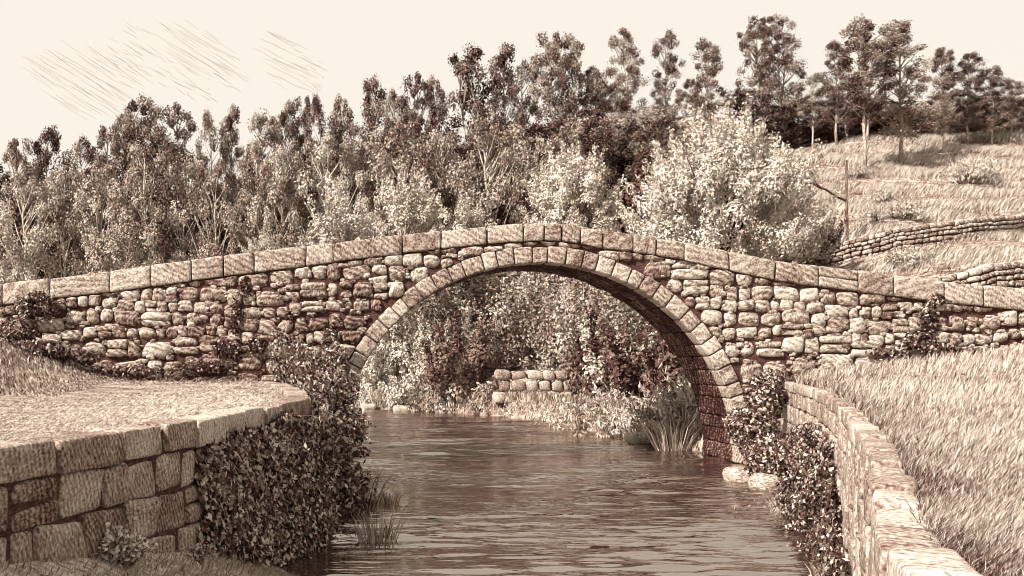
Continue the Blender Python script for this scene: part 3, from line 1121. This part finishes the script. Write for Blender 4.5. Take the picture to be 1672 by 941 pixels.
pale_tree(31, 1178, 205, 428, 150, 41, 34, 320, 230, .97, .12, 'large pale bushy tree with fanning dark stems behind the right half of the bridge', (.145, .07), (.34, .58), .22)
pale_tree(32, 934, 246, 392, 72, 47, 14, 110, 160, .94, .3, 'bright rounded tree rising over the crown of the arch', (.14, .07), (.30, .5), .2)
pale_tree(33, 660, 292, 412, 66, 50.5, 12, 90, 115, .90, .8, 'small pale tree behind the parapet left of the arch', (.17, .085), (.3, .5), .22)

# understorey bushes: light and dark kinds, copied along the wood's foot and the far bank
BP = {
    'l': (make_bush(41, 1.7, 2.4, 9, 26, 260, .86, .6, (.15, .095), (.36, .6), mat='leaf', up=.1), (1.7, 2.4)),
    'k': (make_bush(42, 1.7, 2.2, 8, 26, 320, .36, .4, (.15, .095), (.36, .6), mat='leaf', up=.1), (1.7, 2.2)),
    'g': (make_bush(43, 1.2, 1.1, 7, 46, 48, .78, .5, (.20, .07), (.2, .34), mat='leaf', up=1.0), (1.2, 1.1)),
    't': (make_bush(44, 2.6, 5.0, 16, 50, 260, .82, .7, (.16, .10), (.5, .85), mat='leaf', tvar=.26, up=.0), (2.6, 5.0)),
}
bu = set()


def put_bush(kind, px, pyt, pyb, wpx, Y, label, group=None, name='leafy_bush', zb=None, cat='bush'):
    root, dims = BP[kind]
    if kind in bu:
        root = dup(root, (0, 0, 0), random.uniform(0, 6.28))
    else:
        bu.add(kind)
    return set_bush(root, px, pyt, pyb, wpx, Y, dims, label, cat, group, name, zb)


random.seed(9)
UB = 'bushes at the foot of the wood over the parapet'
for (k, px, pt, pb, w, Y, lab) in [
    ('k', 45, 364, 470, 55, 56, 'dark bush at the far left above the parapet'),
    ('k', 140, 366, 470, 55, 57, 'dark bush under the forked tree on the left'),
    ('l', 205, 368, 455, 42, 47, 'lighter bush left of the straight pale trunk'),
    ('k', 290, 354, 455, 52, 56, 'dark bush right of the straight pale trunk'),
    ('k', 365, 344, 445, 50, 56, 'dark bush below two thin parallel trunks'),
    ('l', 430, 385, 430, 26, 46, 'small light bush on the parapet line at the pale trunk'),
    ('k', 490, 329, 430, 52, 56, 'dark bush above the long coping stone left of the arch'),
    ('l', 560, 340, 425, 42, 47, 'lighter bush left of the small pale tree'),
    ('k', 610, 314, 420, 48, 57, 'dark bush behind the small pale tree'),
    ('k', 735, 309, 410, 52, 56, 'dark bush between the small pale tree and slim double trunks'),
    ('l', 760, 335, 400, 30, 45, 'small light bush left of the slim double trunks'),
    ('k', 830, 312, 400, 46, 56, 'dark bush left of the bright rounded tree'),
    ('k', 1010, 294, 410, 46, 58, 'dark bush between bright rounded tree and large pale bush'),
    ('k', 1320, 374, 440, 40, 45, 'low dark bush at the right foot of the large pale bush'),
    ('l', 1322, 352, 425, 30, 44, 'thin outer bush on the right edge of the large pale bush'),
]:
    put_bush(k, px, pt, pb, w, Y, lab, UB)

for px in range(1215, 1700, 40):
    Yr = 80 + random.uniform(-2, 2)
    zr = float(z_hill(X_(px, Yr), Yr))
    put_bush('k', px, 205 + random.uniform(-12, 12), 0, 34, Yr, 'dark undergrowth bush under the ridge trees at the top of the slope', 'bushes under the ridge trees', zb=zr)

AB = 'bushes on the far bank seen through the arch'
for (k, px, pt, pb, w, Y, lab) in [
    ('t', 640, 455, 640, 85, 52, 'tall light tree filling the left side of the arch opening'),
    ('t', 760, 425, 630, 80, 53, 'leafy tree behind the left half of the arch opening'),
    ('t', 860, 425, 600, 75, 53, 'light leafy tree in the middle of the arch opening'),
    ('t', 960, 430, 620, 80, 50, 'light tree right of the middle of the arch opening'),
    ('t', 958, 436, 640, 48, 44.8, 'slender light tree in the arch directly behind the right dark bush'),
    ('t', 1050, 440, 650, 75, 47, 'leafy tree in front of the dark arch barrel'),
    ('t', 1130, 450, 660, 65, 45, 'tree mostly hidden behind the right pier of the arch'),
    ('l', 694, 552, 645, 50, 47.5, 'light bush left of the dark bush in the arch'),
    ('k', 745, 550, 655, 55, 45, 'dark rounded bush left of the stacked boulders'),
    ('l', 610, 585, 660, 45, 49, 'light bush near the left springing of the arch'),
    ('k', 990, 552, 672, 52, 39.5, 'dark rounded bush right of the stacked boulders'),
    ('l', 1020, 572, 685, 50, 37.5, 'light bush between dark bushes on the right bank'),
    ('k', 1092, 560, 700, 66, 35, 'dark leafy bush overhanging the reeds near the pier'),
    ('k', 1135, 560, 710, 45, 32, 'dark bush in the shade behind the right pier'),
]:
    put_bush(k, px, pt, pb, w, Y, lab, AB, cat='tree' if k == 't' else 'bush')
LB = 'low plants along the far waterline'
for (px, pt, pb, w, Y, lab) in [
    (610, 640, 668, 30, 48.2, 'low plant at the left end of the far waterline'),
    (655, 632, 670, 32, 47.6, 'tufted plant behind the pale stones on the far bank'),
    (705, 638, 676, 30, 46.4, 'low plant under the light bush at the far waterline'),
    (755, 640, 680, 36, 45.4, 'low spreading plant beneath the dark rounded bush'),
    (800, 652, 686, 30, 43.4, 'grassy plant left of the boulder patch foot'),
    (862, 660, 692, 30, 41.2, 'grassy plant at the foot of the stacked boulders'),
    (915, 662, 698, 36, 38.8, 'low plant right of the boulder patch foot'),
    (965, 655, 708, 40, 35.6, 'leafy plant over the water right of centre'),
    (1005, 660, 722, 42, 32.4, 'pale leafy plant overhanging the flat rock'),
    (1060, 655, 712, 44, 30.5, 'shaded plant between the flat rock and the long reeds'),
    (1110, 640, 715, 46, 29.0, 'leafy plant directly behind the long reeds'),
    (1150, 630, 715, 46, 28.3, 'leafy plant touching the back of the right pier'),
]:
    put_bush('g', px, pt, pb, w, Y, lab, LB, name='bank_plant', cat='plant')
HB = 'small bushes scattered on the grassy slope'
for (px, py, w, h, lab) in [(1440, 335, 22, 24, 'small rounded bush on the slope above a low tuft'), (1475, 358, 26, 28, 'spiky bush on the slope left of the terrace wall'),
                            (1428, 362, 18, 20, 'low tuft bush nearest the wooden pole'), (1588, 300, 42, 32, 'wide bush high on the right of the slope'),
                            (1480, 432, 34, 22, 'dark low bush below the terrace wall'), (1400, 290, 24, 16, 'tiny bush at the foot of the bare trunks')]:
    x, y, z = hit(px, py)
    put_bush('g', px, py - h, py + 3, w, y, lab, HB, name='slope_bush')


# ------------------------------------------------------------------ ivy and creepers
def ivy(name, label, sampler, n, L, W, tones, nrm_bias, cat='ivy', stems=None, mat='ivy', loc=(0, 0, 0)):
    root = thing(name, loc, label, cat)
    mb = MB()
    P, N = sampler(n)
    m = RNG.uniform(0, 1, len(P))
    tone = np.where(m < tones[0], RNG.uniform(.0, .25, len(P)), np.where(m < tones[1], RNG.uniform(.3, .6, len(P)), RNG.uniform(.7, 1., len(P))))
    leaves(mb, P, N + RNG.normal(size=N.shape) * nrm_bias, RNG.uniform(.5, 1.6, len(P)) * L, RNG.uniform(.6, 1.4, len(P)) * W, tone,
           updir=np.array([0, 0, -.5]), droop=.12)
    # loose shoots that hang and wander clear of the mass
    pick = RNG.choice(len(P), max(14, len(P) // 260), replace=False)
    for i in pick:
        nn = N[i] / (np.linalg.norm(N[i]) + 1e-9)
        m = 12; t = np.linspace(0, 1, m)[:, None]
        ln = RNG.uniform(3, 7) * L
        side = np.array([RNG.normal() * .5, RNG.normal() * .5, -RNG.uniform(.2, 1.0)])
        path = P[i] + nn * t * (1 - .4 * t) * ln * .8 + side * t ** 1.5 * ln
        path[:, 2] = np.maximum(path[:, 2], .02)
        tube(mb, path, np.linspace(.006, .003, m), 3, .35)
        leaves(mb, path + RNG.normal(size=(m, 3)) * L * .3, nn + RNG.normal(size=(m, 3)) * .5, RNG.uniform(.6, 1.2, m) * L, RNG.uniform(.6, 1.1, m) * W,
               np.clip(.5 + RNG.normal(size=m) * .3, 0, 1), droop=.1)
    o = mb.build('foliage', M[mat], root, loc=loc); o.location = (0, 0, 0)
    if stems:
        sb = MB()
        for s_ in stems: tube(sb, s_, np.linspace(.014, .006, len(s_)), 4, .3)
        o = sb.build('stems', M['trunk'], root, loc=loc); o.location = (0, 0, 0)
    return root


def wall_sampler(path, ya, yb, zlo, zhi, bulge, ragged=.25, seed=1):
    def f(n):
        ua, ub = path.u_at_y(ya), path.u_at_y(yb)
        u = RNG.uniform(ua, ub, n); v = RNG.uniform(0, 1, n)
        p = path.pos(u); nn = path.nrm(u)
        rag = sn(np.stack([u * 1.6, u * 0, u * 0], 1), 1.5, seed)
        top = zhi(p[:, 1]) + ragged * rag * .5
        z = zlo(p[:, 1]) + (top - zlo(p[:, 1])) * v
        lump = .5 + .5 * sn(np.stack([u, z * 1.4, u * 0], 1), 3.2, seed + 1)
        b = bulge(p[:, 1], v) * (.12 + 1.15 * lump)
        off = b * RNG.uniform(0, 1, n) ** .6 + .02
        xy = p + nn * off[:, None]
        e = .25
        # fade the side edges into a ragged line
        keep = (u - ua > .35 * (1 + np.sin(z * 7 + 1)) * RNG.uniform(0, 1, n)) & (ub - u > .2 * RNG.uniform(0, 1, n))
        P = np.column_stack([xy, z])[keep]
        N = np.column_stack([nn, .45 + 0 * u])[keep]
        return P, N
    return f


RNG = np.random.default_rng(50)
ivy('ivy_mass', 'thick dark ivy with pale leaf edges spilling down the left retaining wall',
    wall_sampler(PL, 9.3, 17.5, lambda y: np.interp(y, [9, 11, 12.5, 17], [.62, .3, -.02, -.02]), lambda y: np.interp(y, [9, 10, 12, 14, 18], [1.72, 1.68, 1.70, 1.72, 1.8]),
                 lambda y, v: np.interp(y, [9, 10, 12, 14.5, 17], [.06, .16, .30, .55, .8]) * (1.25 - .7 * v), seed=3), 27000, .072, .048, (.40, .60), .55, loc=(-1, 12, 0))
ivy('ivy_mass', 'dark leafy growth clothing the corner where the left wall meets the bridge',
    wall_sampler(PL, 17, 23.6, lambda y: y * 0, lambda y: np.interp(y, [17, 20, 23.6], [1.95, 2.3, 3.2]), lambda y, v: np.interp(y, [17, 21, 23.6], [.9, 1.0, 1.1]) * (1.1 - .5 * v), seed=6),
    20000, .078, .055, (.48, .70), .6, loc=(-.9, 20, 0))


def blob_sampler(blobs):
    def f(n):
        w = np.array([b[3] * b[4] * b[5] for b in blobs]) ** .7; w /= w.sum()
        k = RNG.choice(len(blobs), n, p=w)
        B = np.array(blobs)[k]
        d = sphere_dirs(n)
        r = RNG.uniform(.3, 1, n) ** .5
        P = B[:, :3] + d * B[:, 3:6] * r[:, None] * (1 + .18 * sn(d * 2 + B[:, :3], 4, 9))[:, None]
        ok = P[:, 2] > .0
        return P[ok], d[ok] * .8 + np.array([0, -.2, .35])
    return f


def pb(px, py, Y, rx, ry, rz):   # blob given by its place in the picture and metric radii
    return (X_(px, Y), Y, Z_(py, Y), rx, ry, rz)


ivy('overhanging_shrub', 'leafy shrub leaning over the water at the left foot of the arch',
    blob_sampler([pb(545, 640, 21, .5, .6, .6), pb(560, 700, 18.5, .45, .6, .45), pb(570, 690, 18.3, .35, .3, .10), pb(578, 738, 17.5, .30, .3, .09), pb(545, 600, 22.8, .35, .4, .5), pb(540, 740, 17.5, .4, .5, .5),
                  pb(566, 800, 16.4, .42, .4, .5), pb(540, 560, 23.3, .22, .25, .4)]), 11000, .08, .045, (.48, .70), .6, cat='shrub', loc=(0, 18, 0))
ivy('ivy_mass', 'dark ivy hanging on the right pier where the right wall begins',
    blob_sampler([pb(1250, 650, 22.6, .42, .4, .5), pb(1230, 700, 21.6, .5, .5, .5), pb(1262, 620, 23, .3, .3, .25), pb(1255, 745, 20.2, .5, .6, .45), pb(1205, 690, 22.6, .3, .4, .3)]),
    10000, .085, .058, (.48, .70), .6, loc=(8.6, 22, 0))
ivy('ivy_mass', 'dark ivy spilling over the middle of the right retaining wall down to the river',
    wall_sampler(PR, 12.0, 17.6, lambda y: y * 0, lambda y: np.interp(y, [12, 14, 16, 17.6], [.9, 1.35, 1.45, 1.3]), lambda y, v: np.interp(y, [12, 14, 17.6], [.25, .55, .6]) * (1.2 - .6 * v), seed=12),
    13000, .068, .048, (.48, .70), .6, loc=(7, 15, 0))
ivy('ivy_mass', 'tuft of ivy at the foot of the right retaining wall near the bottom edge',
    wall_sampler(PR, 9.6, 12.4, lambda y: y * 0, lambda y: np.interp(y, [9.6, 11, 12.4], [.5, .75, .5]), lambda y, v: .3 + 0 * y, seed=15),
    4000, .056, .036, (.45, .72), .6, loc=(5.3, 11, 0))
ivy('creeper', 'dark creeper climbing the bridge wall at the far right above the meadow',
    blob_sampler([pb(1515, 520, 23.7, .22, .12, .35), pb(1500, 555, 23.6, .4, .14, .22), pb(1535, 570, 23.5, .5, .2, .15), pb(1530, 490, 23.72, .22, .1, .15), pb(1450, 575, 23.6, .5, .15, .1), pb(1580, 575, 23.6, .4, .15, .1)]),
    2400, .085, .055, (.6, .8), .5, loc=(13.2, 23.6, 2.6))
ivy('creeper', 'thin dark creeper trailing down the left bridge wall',
    blob_sampler([pb(385, 520, 23.72, .12, .07, .5), pb(370, 570, 23.7, .35, .1, .22), pb(400, 470, 23.74, .15, .06, .3), pb(420, 565, 23.7, .3, .1, .2), pb(330, 600, 23.6, .7, .15, .16), pb(480, 605, 23.6, .5, .15, .14)]),
    2400, .08, .05, (.72, .88), .5, loc=(-2.6, 23.7, 2.2))
ivy('creeper', 'dark scrubby growth along the foot of the bridge wall at the far left',
    blob_sampler([pb(60, 500, 23.6, .6, .2, .35), pb(30, 540, 23.2, .5, .3, .3), pb(110, 585, 23.4, .8, .25, .2), pb(220, 605, 23.5, .9, .2, .14), pb(60, 570, 23.0, .7, .4, .2)]),
    3600, .09, .055, (.62, .84), .5, loc=(-7, 23.4, 2.2))


def plant_spray(name, label, px, py, Y, z0, n, L, W, r, h, tone, cat='plant'):
    loc = (X_(px, Y), Y, z0)
    root = thing(name, loc, label, cat)
    mb = MB(); st = MB()
    for i in range(n):
        a = RNG.uniform(0, 6.28); rr = r * math.sqrt(RNG.uniform(0, 1))
        tip = np.array([rr * math.cos(a), rr * math.sin(a) * .7, h * RNG.uniform(.45, 1) * (1 - .5 * (rr / r) ** 2)])
        tube(st, [(0, 0, -.05), tip * [.5, .5, .6], tip], [.006, .005, .003], 4, .3)
        m = 11
        t = RNG.uniform(.35, 1, m)[:, None]
        P = tip * t + RNG.normal(size=(m, 3)) * L * .55
        leaves(mb, P, RNG.normal(size=(m, 3)) + np.array([0, -.6, .8]), RNG.uniform(.7, 1.3, m) * L, RNG.uniform(.8, 1.2, m) * W, np.clip(tone + RNG.normal(size=m) * .22, 0, 1))
    st.build('stems', M['trunk'], root); mb.build('foliage', M['ivy'], root)


u = PL.u_at_y(8.05)
plant_spray('flowering_plant', 'pale leaved plant growing from the bank against the lower left wall', 205, 890, 7.7, .93, 60, .042, .030, .24, .40, .98)
plant_spray('flowering_plant', 'small pale sprig at the foot of the left wall beside the ivy', 330, 900, 8.6, .80, 20, .035, .022, .16, .16, .7)


# ------------------------------------------------------------------ reeds, tufts, stones
def reeds(name, label, px, py, Y, z0, n, h, r, w, tone, lean=.75, cat='reeds'):
    loc = (X_(px, Y), Y, z0)
    root_mb = MB()
    a = RNG.uniform(0, 6.28, n); rr = r * np.sqrt(RNG.uniform(0, 1, n))
    P = np.stack([rr * np.cos(a), rr * np.sin(a) * .7, np.full(n, -.03)], 1)
    out = np.stack([np.cos(a) * rr / r, np.sin(a) * rr / r, 0 * a], 1) * lean + RNG.normal(size=(n, 3)) * np.array([.18, .18, 0])
    H = h * RNG.uniform(.3, 1.1, n)
    blades(root_mb, P, H, w * RNG.uniform(.7, 1.2, n), out, np.clip(tone + RNG.normal(size=n) * .22, 0, 1), bend=.55)
    o = root_mb.build(name, M['blade'])
    o.location = loc
    return tag(o, label, cat)


reeds('reed_clump', 'grassy tuft standing in the water in front of the left ivy', 617, 885, 13.9, 0, 150, .52, .26, .016, .62)
reeds('reed_clump', 'small tuft beside the low stone in the shallows', 637, 822, 17.4, .03, 70, .28, .16, .012, .5)
reeds('reed_clump', 'tall dark grass leaning out from the foot of the left ivy', 572, 832, 16.6, 0, 170, .95, .42, .018, .42)
reeds('reed_clump', 'long bladed reed clump in front of the right pier', 1100, 737, 27.0, 0, 220, 1.15, .45, .03, .66, lean=1.1)
reeds('reed_clump', 'pale grass tuft at the water below the right ivy', 1285, 838, 16.4, 0, 120, .38, .26, .016, .85)
reeds('reed_clump', 'sparse grass on the far bank beside pale stones', 640, 664, 47.6, .15, 120, 1.1, .9, .05, .7)
reeds('reed_clump', 'grassy tuft at the bottom right foot of the wall', 1372, 925, 11.4, 0, 150, .42, .28, .014, .68)


def boulder(name, label, px, py, Y, rx, ry, rz, tone=.8, group=None):
    loc = (X_(px, Y), Y, Z_(py, Y))
    mb = MB()
    blk(mb, (rx, ry, rz), min(rx, ry, rz) * .95, lambda q: q, tone=tone, amp=rz * .13, n=8, k=3.2 / rx * .8, skew=.1)
    o = mb.build(name, M['boulder'], smooth_=True); o.location = loc
    tag(o, label, 'rock', group)
    return o


boulder('river_rock', 'rounded pale boulder in the water, left one of the pair at the right ivy', 1212, 781, 20.6, .31, .34, .24, .66)
boulder('river_rock', 'rounded pale boulder in the water, right one of the pair at the right ivy', 1250, 790, 19.7, .27, .30, .21, .62)
boulder('river_rock', 'small dark-edged stone in the shallows by the left reeds', 617, 810, 17.9, .26, .3, .11, .75)
boulder('river_rock', 'flat slanted rock on the far bank beside the long reed clump', 1042, 716, 29.3, .34, .4, .17, .72)
boulder('river_rock', 'flat pale stone at the left end of the far waterline', 602, 664, 47.4, .36, .4, .14, .7)
boulder('river_rock', 'pale stone at the far waterline right of the flat one', 655, 668, 46.6, .36, .4, .15, .7)

# ------------------------------------------------------------------ grass (uncountable)


def stuff(mb, name, label):
    o = mb.build(name, M['blade']); o['kind'] = 'stuff'
    tag(o, label, 'grass')


def right_grass():
    mb = MB()
    n = 130000
    # nearer ground is sampled more densely
    t = RNG.uniform(0, 1, n)
    y = 1 / (1 / 2.6 + (1 / 23.6 - 1 / 2.6) * t)
    d = RNG.uniform(0, 1, n) ** 1.2 * np.interp(y, [2, 6, 24], [2.6, 4.2, 9])
    x = np.interp(y, RW[:, 1], RW[:, 0]) + RTH - .02 + d
    P = np.stack([x, y, z_right(x, y) - .01], 1)
    clump = sn(P * np.array([1, 1, 0]), 1.6, 21) * .5 + sn(P * np.array([1, 1, 0]), 5.5, 22) * .5
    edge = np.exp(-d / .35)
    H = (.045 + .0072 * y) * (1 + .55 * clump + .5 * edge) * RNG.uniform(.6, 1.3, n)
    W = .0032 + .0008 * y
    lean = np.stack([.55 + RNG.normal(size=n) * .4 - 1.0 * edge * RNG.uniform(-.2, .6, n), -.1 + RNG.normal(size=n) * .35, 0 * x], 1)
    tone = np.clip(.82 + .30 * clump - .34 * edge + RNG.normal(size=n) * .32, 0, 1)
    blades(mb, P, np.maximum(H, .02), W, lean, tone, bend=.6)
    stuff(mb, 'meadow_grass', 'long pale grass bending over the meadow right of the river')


def left_grass():
    mb = MB()
    n = 52000
    t = RNG.uniform(0, 1, n)
    y = 1 / (1 / 6. + (1 / 23.7 - 1 / 6.) * t)
    d = RNG.uniform(0, 1, n) ** 1.1 * np.interp(y, [6, 24], [1.5, 9])
    u = np.interp(y, LW[:, 1], LW[:, 0])
    x = u - LTH + .02 - d
    P = np.stack([x, y, z_left(x, y) - .005], 1)
    clump = sn(P * np.array([.5, 1.6, 0]), 2., 25)
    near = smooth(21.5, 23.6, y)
    H = (.012 + .0014 * y) * RNG.uniform(.6, 1.3, n) * (1 + .5 * clump) + near * .14 * RNG.uniform(0, 1, n)
    W = .004 + .0011 * y
    lean = np.stack([1.6 + RNG.normal(size=n) * 2.4, RNG.normal(size=n) * .3, 0 * x], 1)
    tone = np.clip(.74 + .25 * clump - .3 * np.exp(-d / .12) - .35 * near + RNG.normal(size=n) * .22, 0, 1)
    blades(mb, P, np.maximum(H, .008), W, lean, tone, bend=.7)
    # the grassy slope against the left end of the bridge
    n = 9000
    x = RNG.uniform(-9.5, -5, n); y = RNG.uniform(17.5, 23.6, n)
    P = np.stack([x, y, z_left(x, y) - .01], 1)
    k = 1 - smooth(-7.5, -5, x)
    H = (.05 + .16 * k) * RNG.uniform(.5, 1.3, n)
    lean = np.stack([-.5 + RNG.normal(size=n) * .5, RNG.normal(size=n) * .3, 0 * x], 1)
    blades(mb, P, H, .035, lean, np.clip(.55 + RNG.normal(size=n) * .24, 0, 1), bend=.6)
    stuff(mb, 'field_grass', 'short cropped grass over the level field left of the river')


def bank_grass():
    mb = MB()
    n = 7000
    y = RNG.uniform(5.2, 11.5, n)
    uu = np.array([PL.u_at_y(v) for v in y])
    d = RNG.uniform(0, .9, n)
    p = PL.pos(uu) + PL.nrm(uu) * d[:, None]
    z0 = np.interp(y, [-3, 4, 6.64, 8, 9.2, 10.4, 11.5, 12.6], [1.5, 1.35, 1.16, .95, .74, .45, .20, -.08])
    w = .5 + .55 * smooth(3, 8.5, y) - .35 * smooth(9.5, 12.5, y)
    z = z0 - d * .35 - np.maximum(d - w, 0) * 1.3
    P = np.column_stack([p, z - .01])
    ok = z > .02
    P = P[ok]; n = len(P)
    lean = np.stack([.9 + RNG.normal(size=n) * .4, -.7 + RNG.normal(size=n) * .3, 0 * P[:, 0]], 1)
    blades(mb, P, RNG.uniform(.03, .11, n), .009, lean, np.clip(.85 + RNG.normal(size=n) * .25, 0, 1), bend=.6)
    stuff(mb, 'bank_grass', 'thin grass on the earth bank below the left wall')


def hill_grass():
    mb = MB()
    n = 95000
    y = RNG.uniform(28, 84, n); px = RNG.uniform(1250, 1760, n)
    x = X_(px, y)
    P = np.stack([x, y, z_hill(x, y) - .02], 1)
    # tussocks in slanting bands across the slope
    band = np.sin((y * 1.15 + x * .30) * 1.45 + 1.2 * sn(P * np.array([1, 1, 0]), .35, 31))
    cl = sn(P * np.array([1, 1, 0]), 1.1, 32)
    keep = RNG.uniform(0, 1, n) < .5 + .4 * (band > .0) + .2 * cl
    P = P[keep]; band = band[keep]; cl = cl[keep]; n = len(P)
    H = (.30 + .20 * band + .14 * cl) * RNG.uniform(.6, 1.3, n)
    lean = np.stack([.8 + RNG.normal(size=n) * .35, -.25 + RNG.normal(size=n) * .25, 0 * cl], 1)
    tone = np.clip(.72 + .3 * band + .12 * cl + RNG.normal(size=n) * .24, 0, 1)
    blades(mb, P, np.maximum(H, .08), .055, lean, tone, bend=.6)
    # rough grass at the water's edge and up the far bank
    n = 16000
    x = RNG.uniform(-4, 13, n); y = np.interp(x, YBX, YBY) + RNG.uniform(-.2, 5, n)
    P = np.stack([x, y, z_hill(x, y) - .02], 1)
    P = P[P[:, 2] > -.05]; n = len(P)
    blades(mb, P, RNG.uniform(.12, .42, n), .04, np.stack([RNG.normal(size=n) * .5, -.3 + RNG.normal(size=n) * .4, np.zeros(n)], 1), np.clip(.62 + RNG.normal(size=n) * .26, 0, 1), bend=.5)
    stuff(mb, 'hill_grass', 'rough tussocky grass in slanting bands over the hillside')


RNG = np.random.default_rng(77)
right_grass(); left_grass(); bank_grass(); hill_grass()


# ------------------------------------------------------------------ clouds: thin slanting streaks
def cloud(label, px, py, la, lb, n, Y=340., sl=.62):
    global RNG
    n = int(n * 1.7)
    loc = (X_(px, Y), Y, Z_(py, Y))
    root = thing('streaky_cloud', loc, label, 'cloud', 'streaky clouds in the upper left sky')
    s = Y / F
    d = np.array([1, 0, -sl]); d /= np.linalg.norm(d)
    e = np.array([sl, 0, 1]); e /= np.linalg.norm(e)
    for i in range(n):
        v = -1 + 2 * (i + .5) / n + RNG.uniform(-.02, .02)
        half = la * math.sqrt(max(.08, 1 - v * v)) * RNG.uniform(.7, 1.1)
        sh = RNG.uniform(-.25, .25) * la
        a = sh - half
        while a < sh + half:
            ln = RNG.uniform(.35, 1.0) * la
            b = min(a + ln, sh + half)
            if b - a > 4:
                dp = RNG.uniform(-14, 14)
                t = np.linspace(0, 1, 6)[:, None]
                pts = (d * (a + (b - a) * t) + e * (v * lb + .8 * np.sin(t * 5 + i))) * s + np.array([0, dp, 0])
                mb = MB()
                tube(mb, pts, np.array([.02, .085, .10, .10, .08, .02]) * RNG.uniform(.4, .75), 5, RNG.uniform(.62, .85))
                mb.build('streak', M['cloud'], root, True)
            a = b + RNG.uniform(2, 10)


cloud('largest streaky cloud of long slanting lines, lowest on the left', 128, 140, 92, 44, 17)
cloud('small streaky cloud above the right part of the largest one', 190, 108, 46, 26, 10)
cloud('faint broken streaky cloud left of the highest one', 238, 92, 46, 28, 10)
cloud('highest streaky cloud, a tilted band sloping to the right', 330, 92, 82, 34, 13)
cloud('thin streaky cloud just above the treeline, below the highest one', 312, 142, 42, 16, 6)
cloud('streaky cloud standing alone farthest to the right', 480, 108, 62, 30, 12, sl=.5)

# ------------------------------------------------------------------ light, sky, camera
SUN = Vector((-.64, -.44, .63)).normalized()
el = math.asin(SUN.z)
w = bpy.data.worlds.new('World'); SC.world = w
w.use_nodes = True
nt = w.node_tree; nt.nodes.clear()
out = nt.nodes.new('ShaderNodeOutputWorld'); bg = nt.nodes.new('ShaderNodeBackground')
sk = nt.nodes.new('ShaderNodeTexSky'); sk.sky_type = 'NISHITA'; sk.sun_disc = False
sk.sun_elevation = el; sk.sun_rotation = math.atan2(SUN.x, SUN.y)
bw = nt.nodes.new('ShaderNodeRGBToBW'); nt.links.new(sk.outputs[0], bw.inputs[0])
# a bright, even, veiled sky: the Nishita brightness only lightly modulates it
mr = nt.nodes.new('ShaderNodeMapRange'); nt.links.new(bw.outputs[0], mr.inputs[0])
mr.inputs[1].default_value = 0.; mr.inputs[2].default_value = 12.; mr.inputs[3].default_value = 4.75; mr.inputs[4].default_value = 5.1
mx = nt.nodes.new('ShaderNodeVectorMath'); mx.operation = 'SCALE'
mx.inputs[0].default_value = (1.0, .925, .815)
nt.links.new(mr.outputs[0], mx.inputs['Scale'])
nt.links.new(mx.outputs[0], bg.inputs[0]); bg.inputs[1].default_value = .1
nt.links.new(bg.outputs[0], out.inputs[0])

sl = bpy.data.lights.new('sun', 'SUN'); sl.energy = 5.0; sl.angle = math.radians(.5); sl.color = (1, .95, .88)
so = bpy.data.objects.new('sun', sl); C.objects.link(so)
so.rotation_euler = SUN.to_track_quat('Z', 'Y').to_euler(); so.location = (-30, -30, 40)

cd = bpy.data.cameras.new('camera'); cam = bpy.data.objects.new('camera', cd); C.objects.link(cam)
cam.location = (0, 0, EYE); cam.rotation_euler = (math.radians(90), 0, 0)
cd.sensor_width = 36.; cd.lens = F / 1672 * 36.
cd.shift_x = (836 - VX) / 1672; cd.shift_y = (VY - 470.5) / 1672
cd.clip_start = .05; cd.clip_end = 3000
SC.camera = cam
SC.view_settings.view_transform = 'Standard'; SC.view_settings.look = 'None'
SC.view_settings.exposure = 1.0; SC.view_settings.gamma = 1.
SC.view_settings.use_curve_mapping = False

SC.cycles.filter_width = 1.0
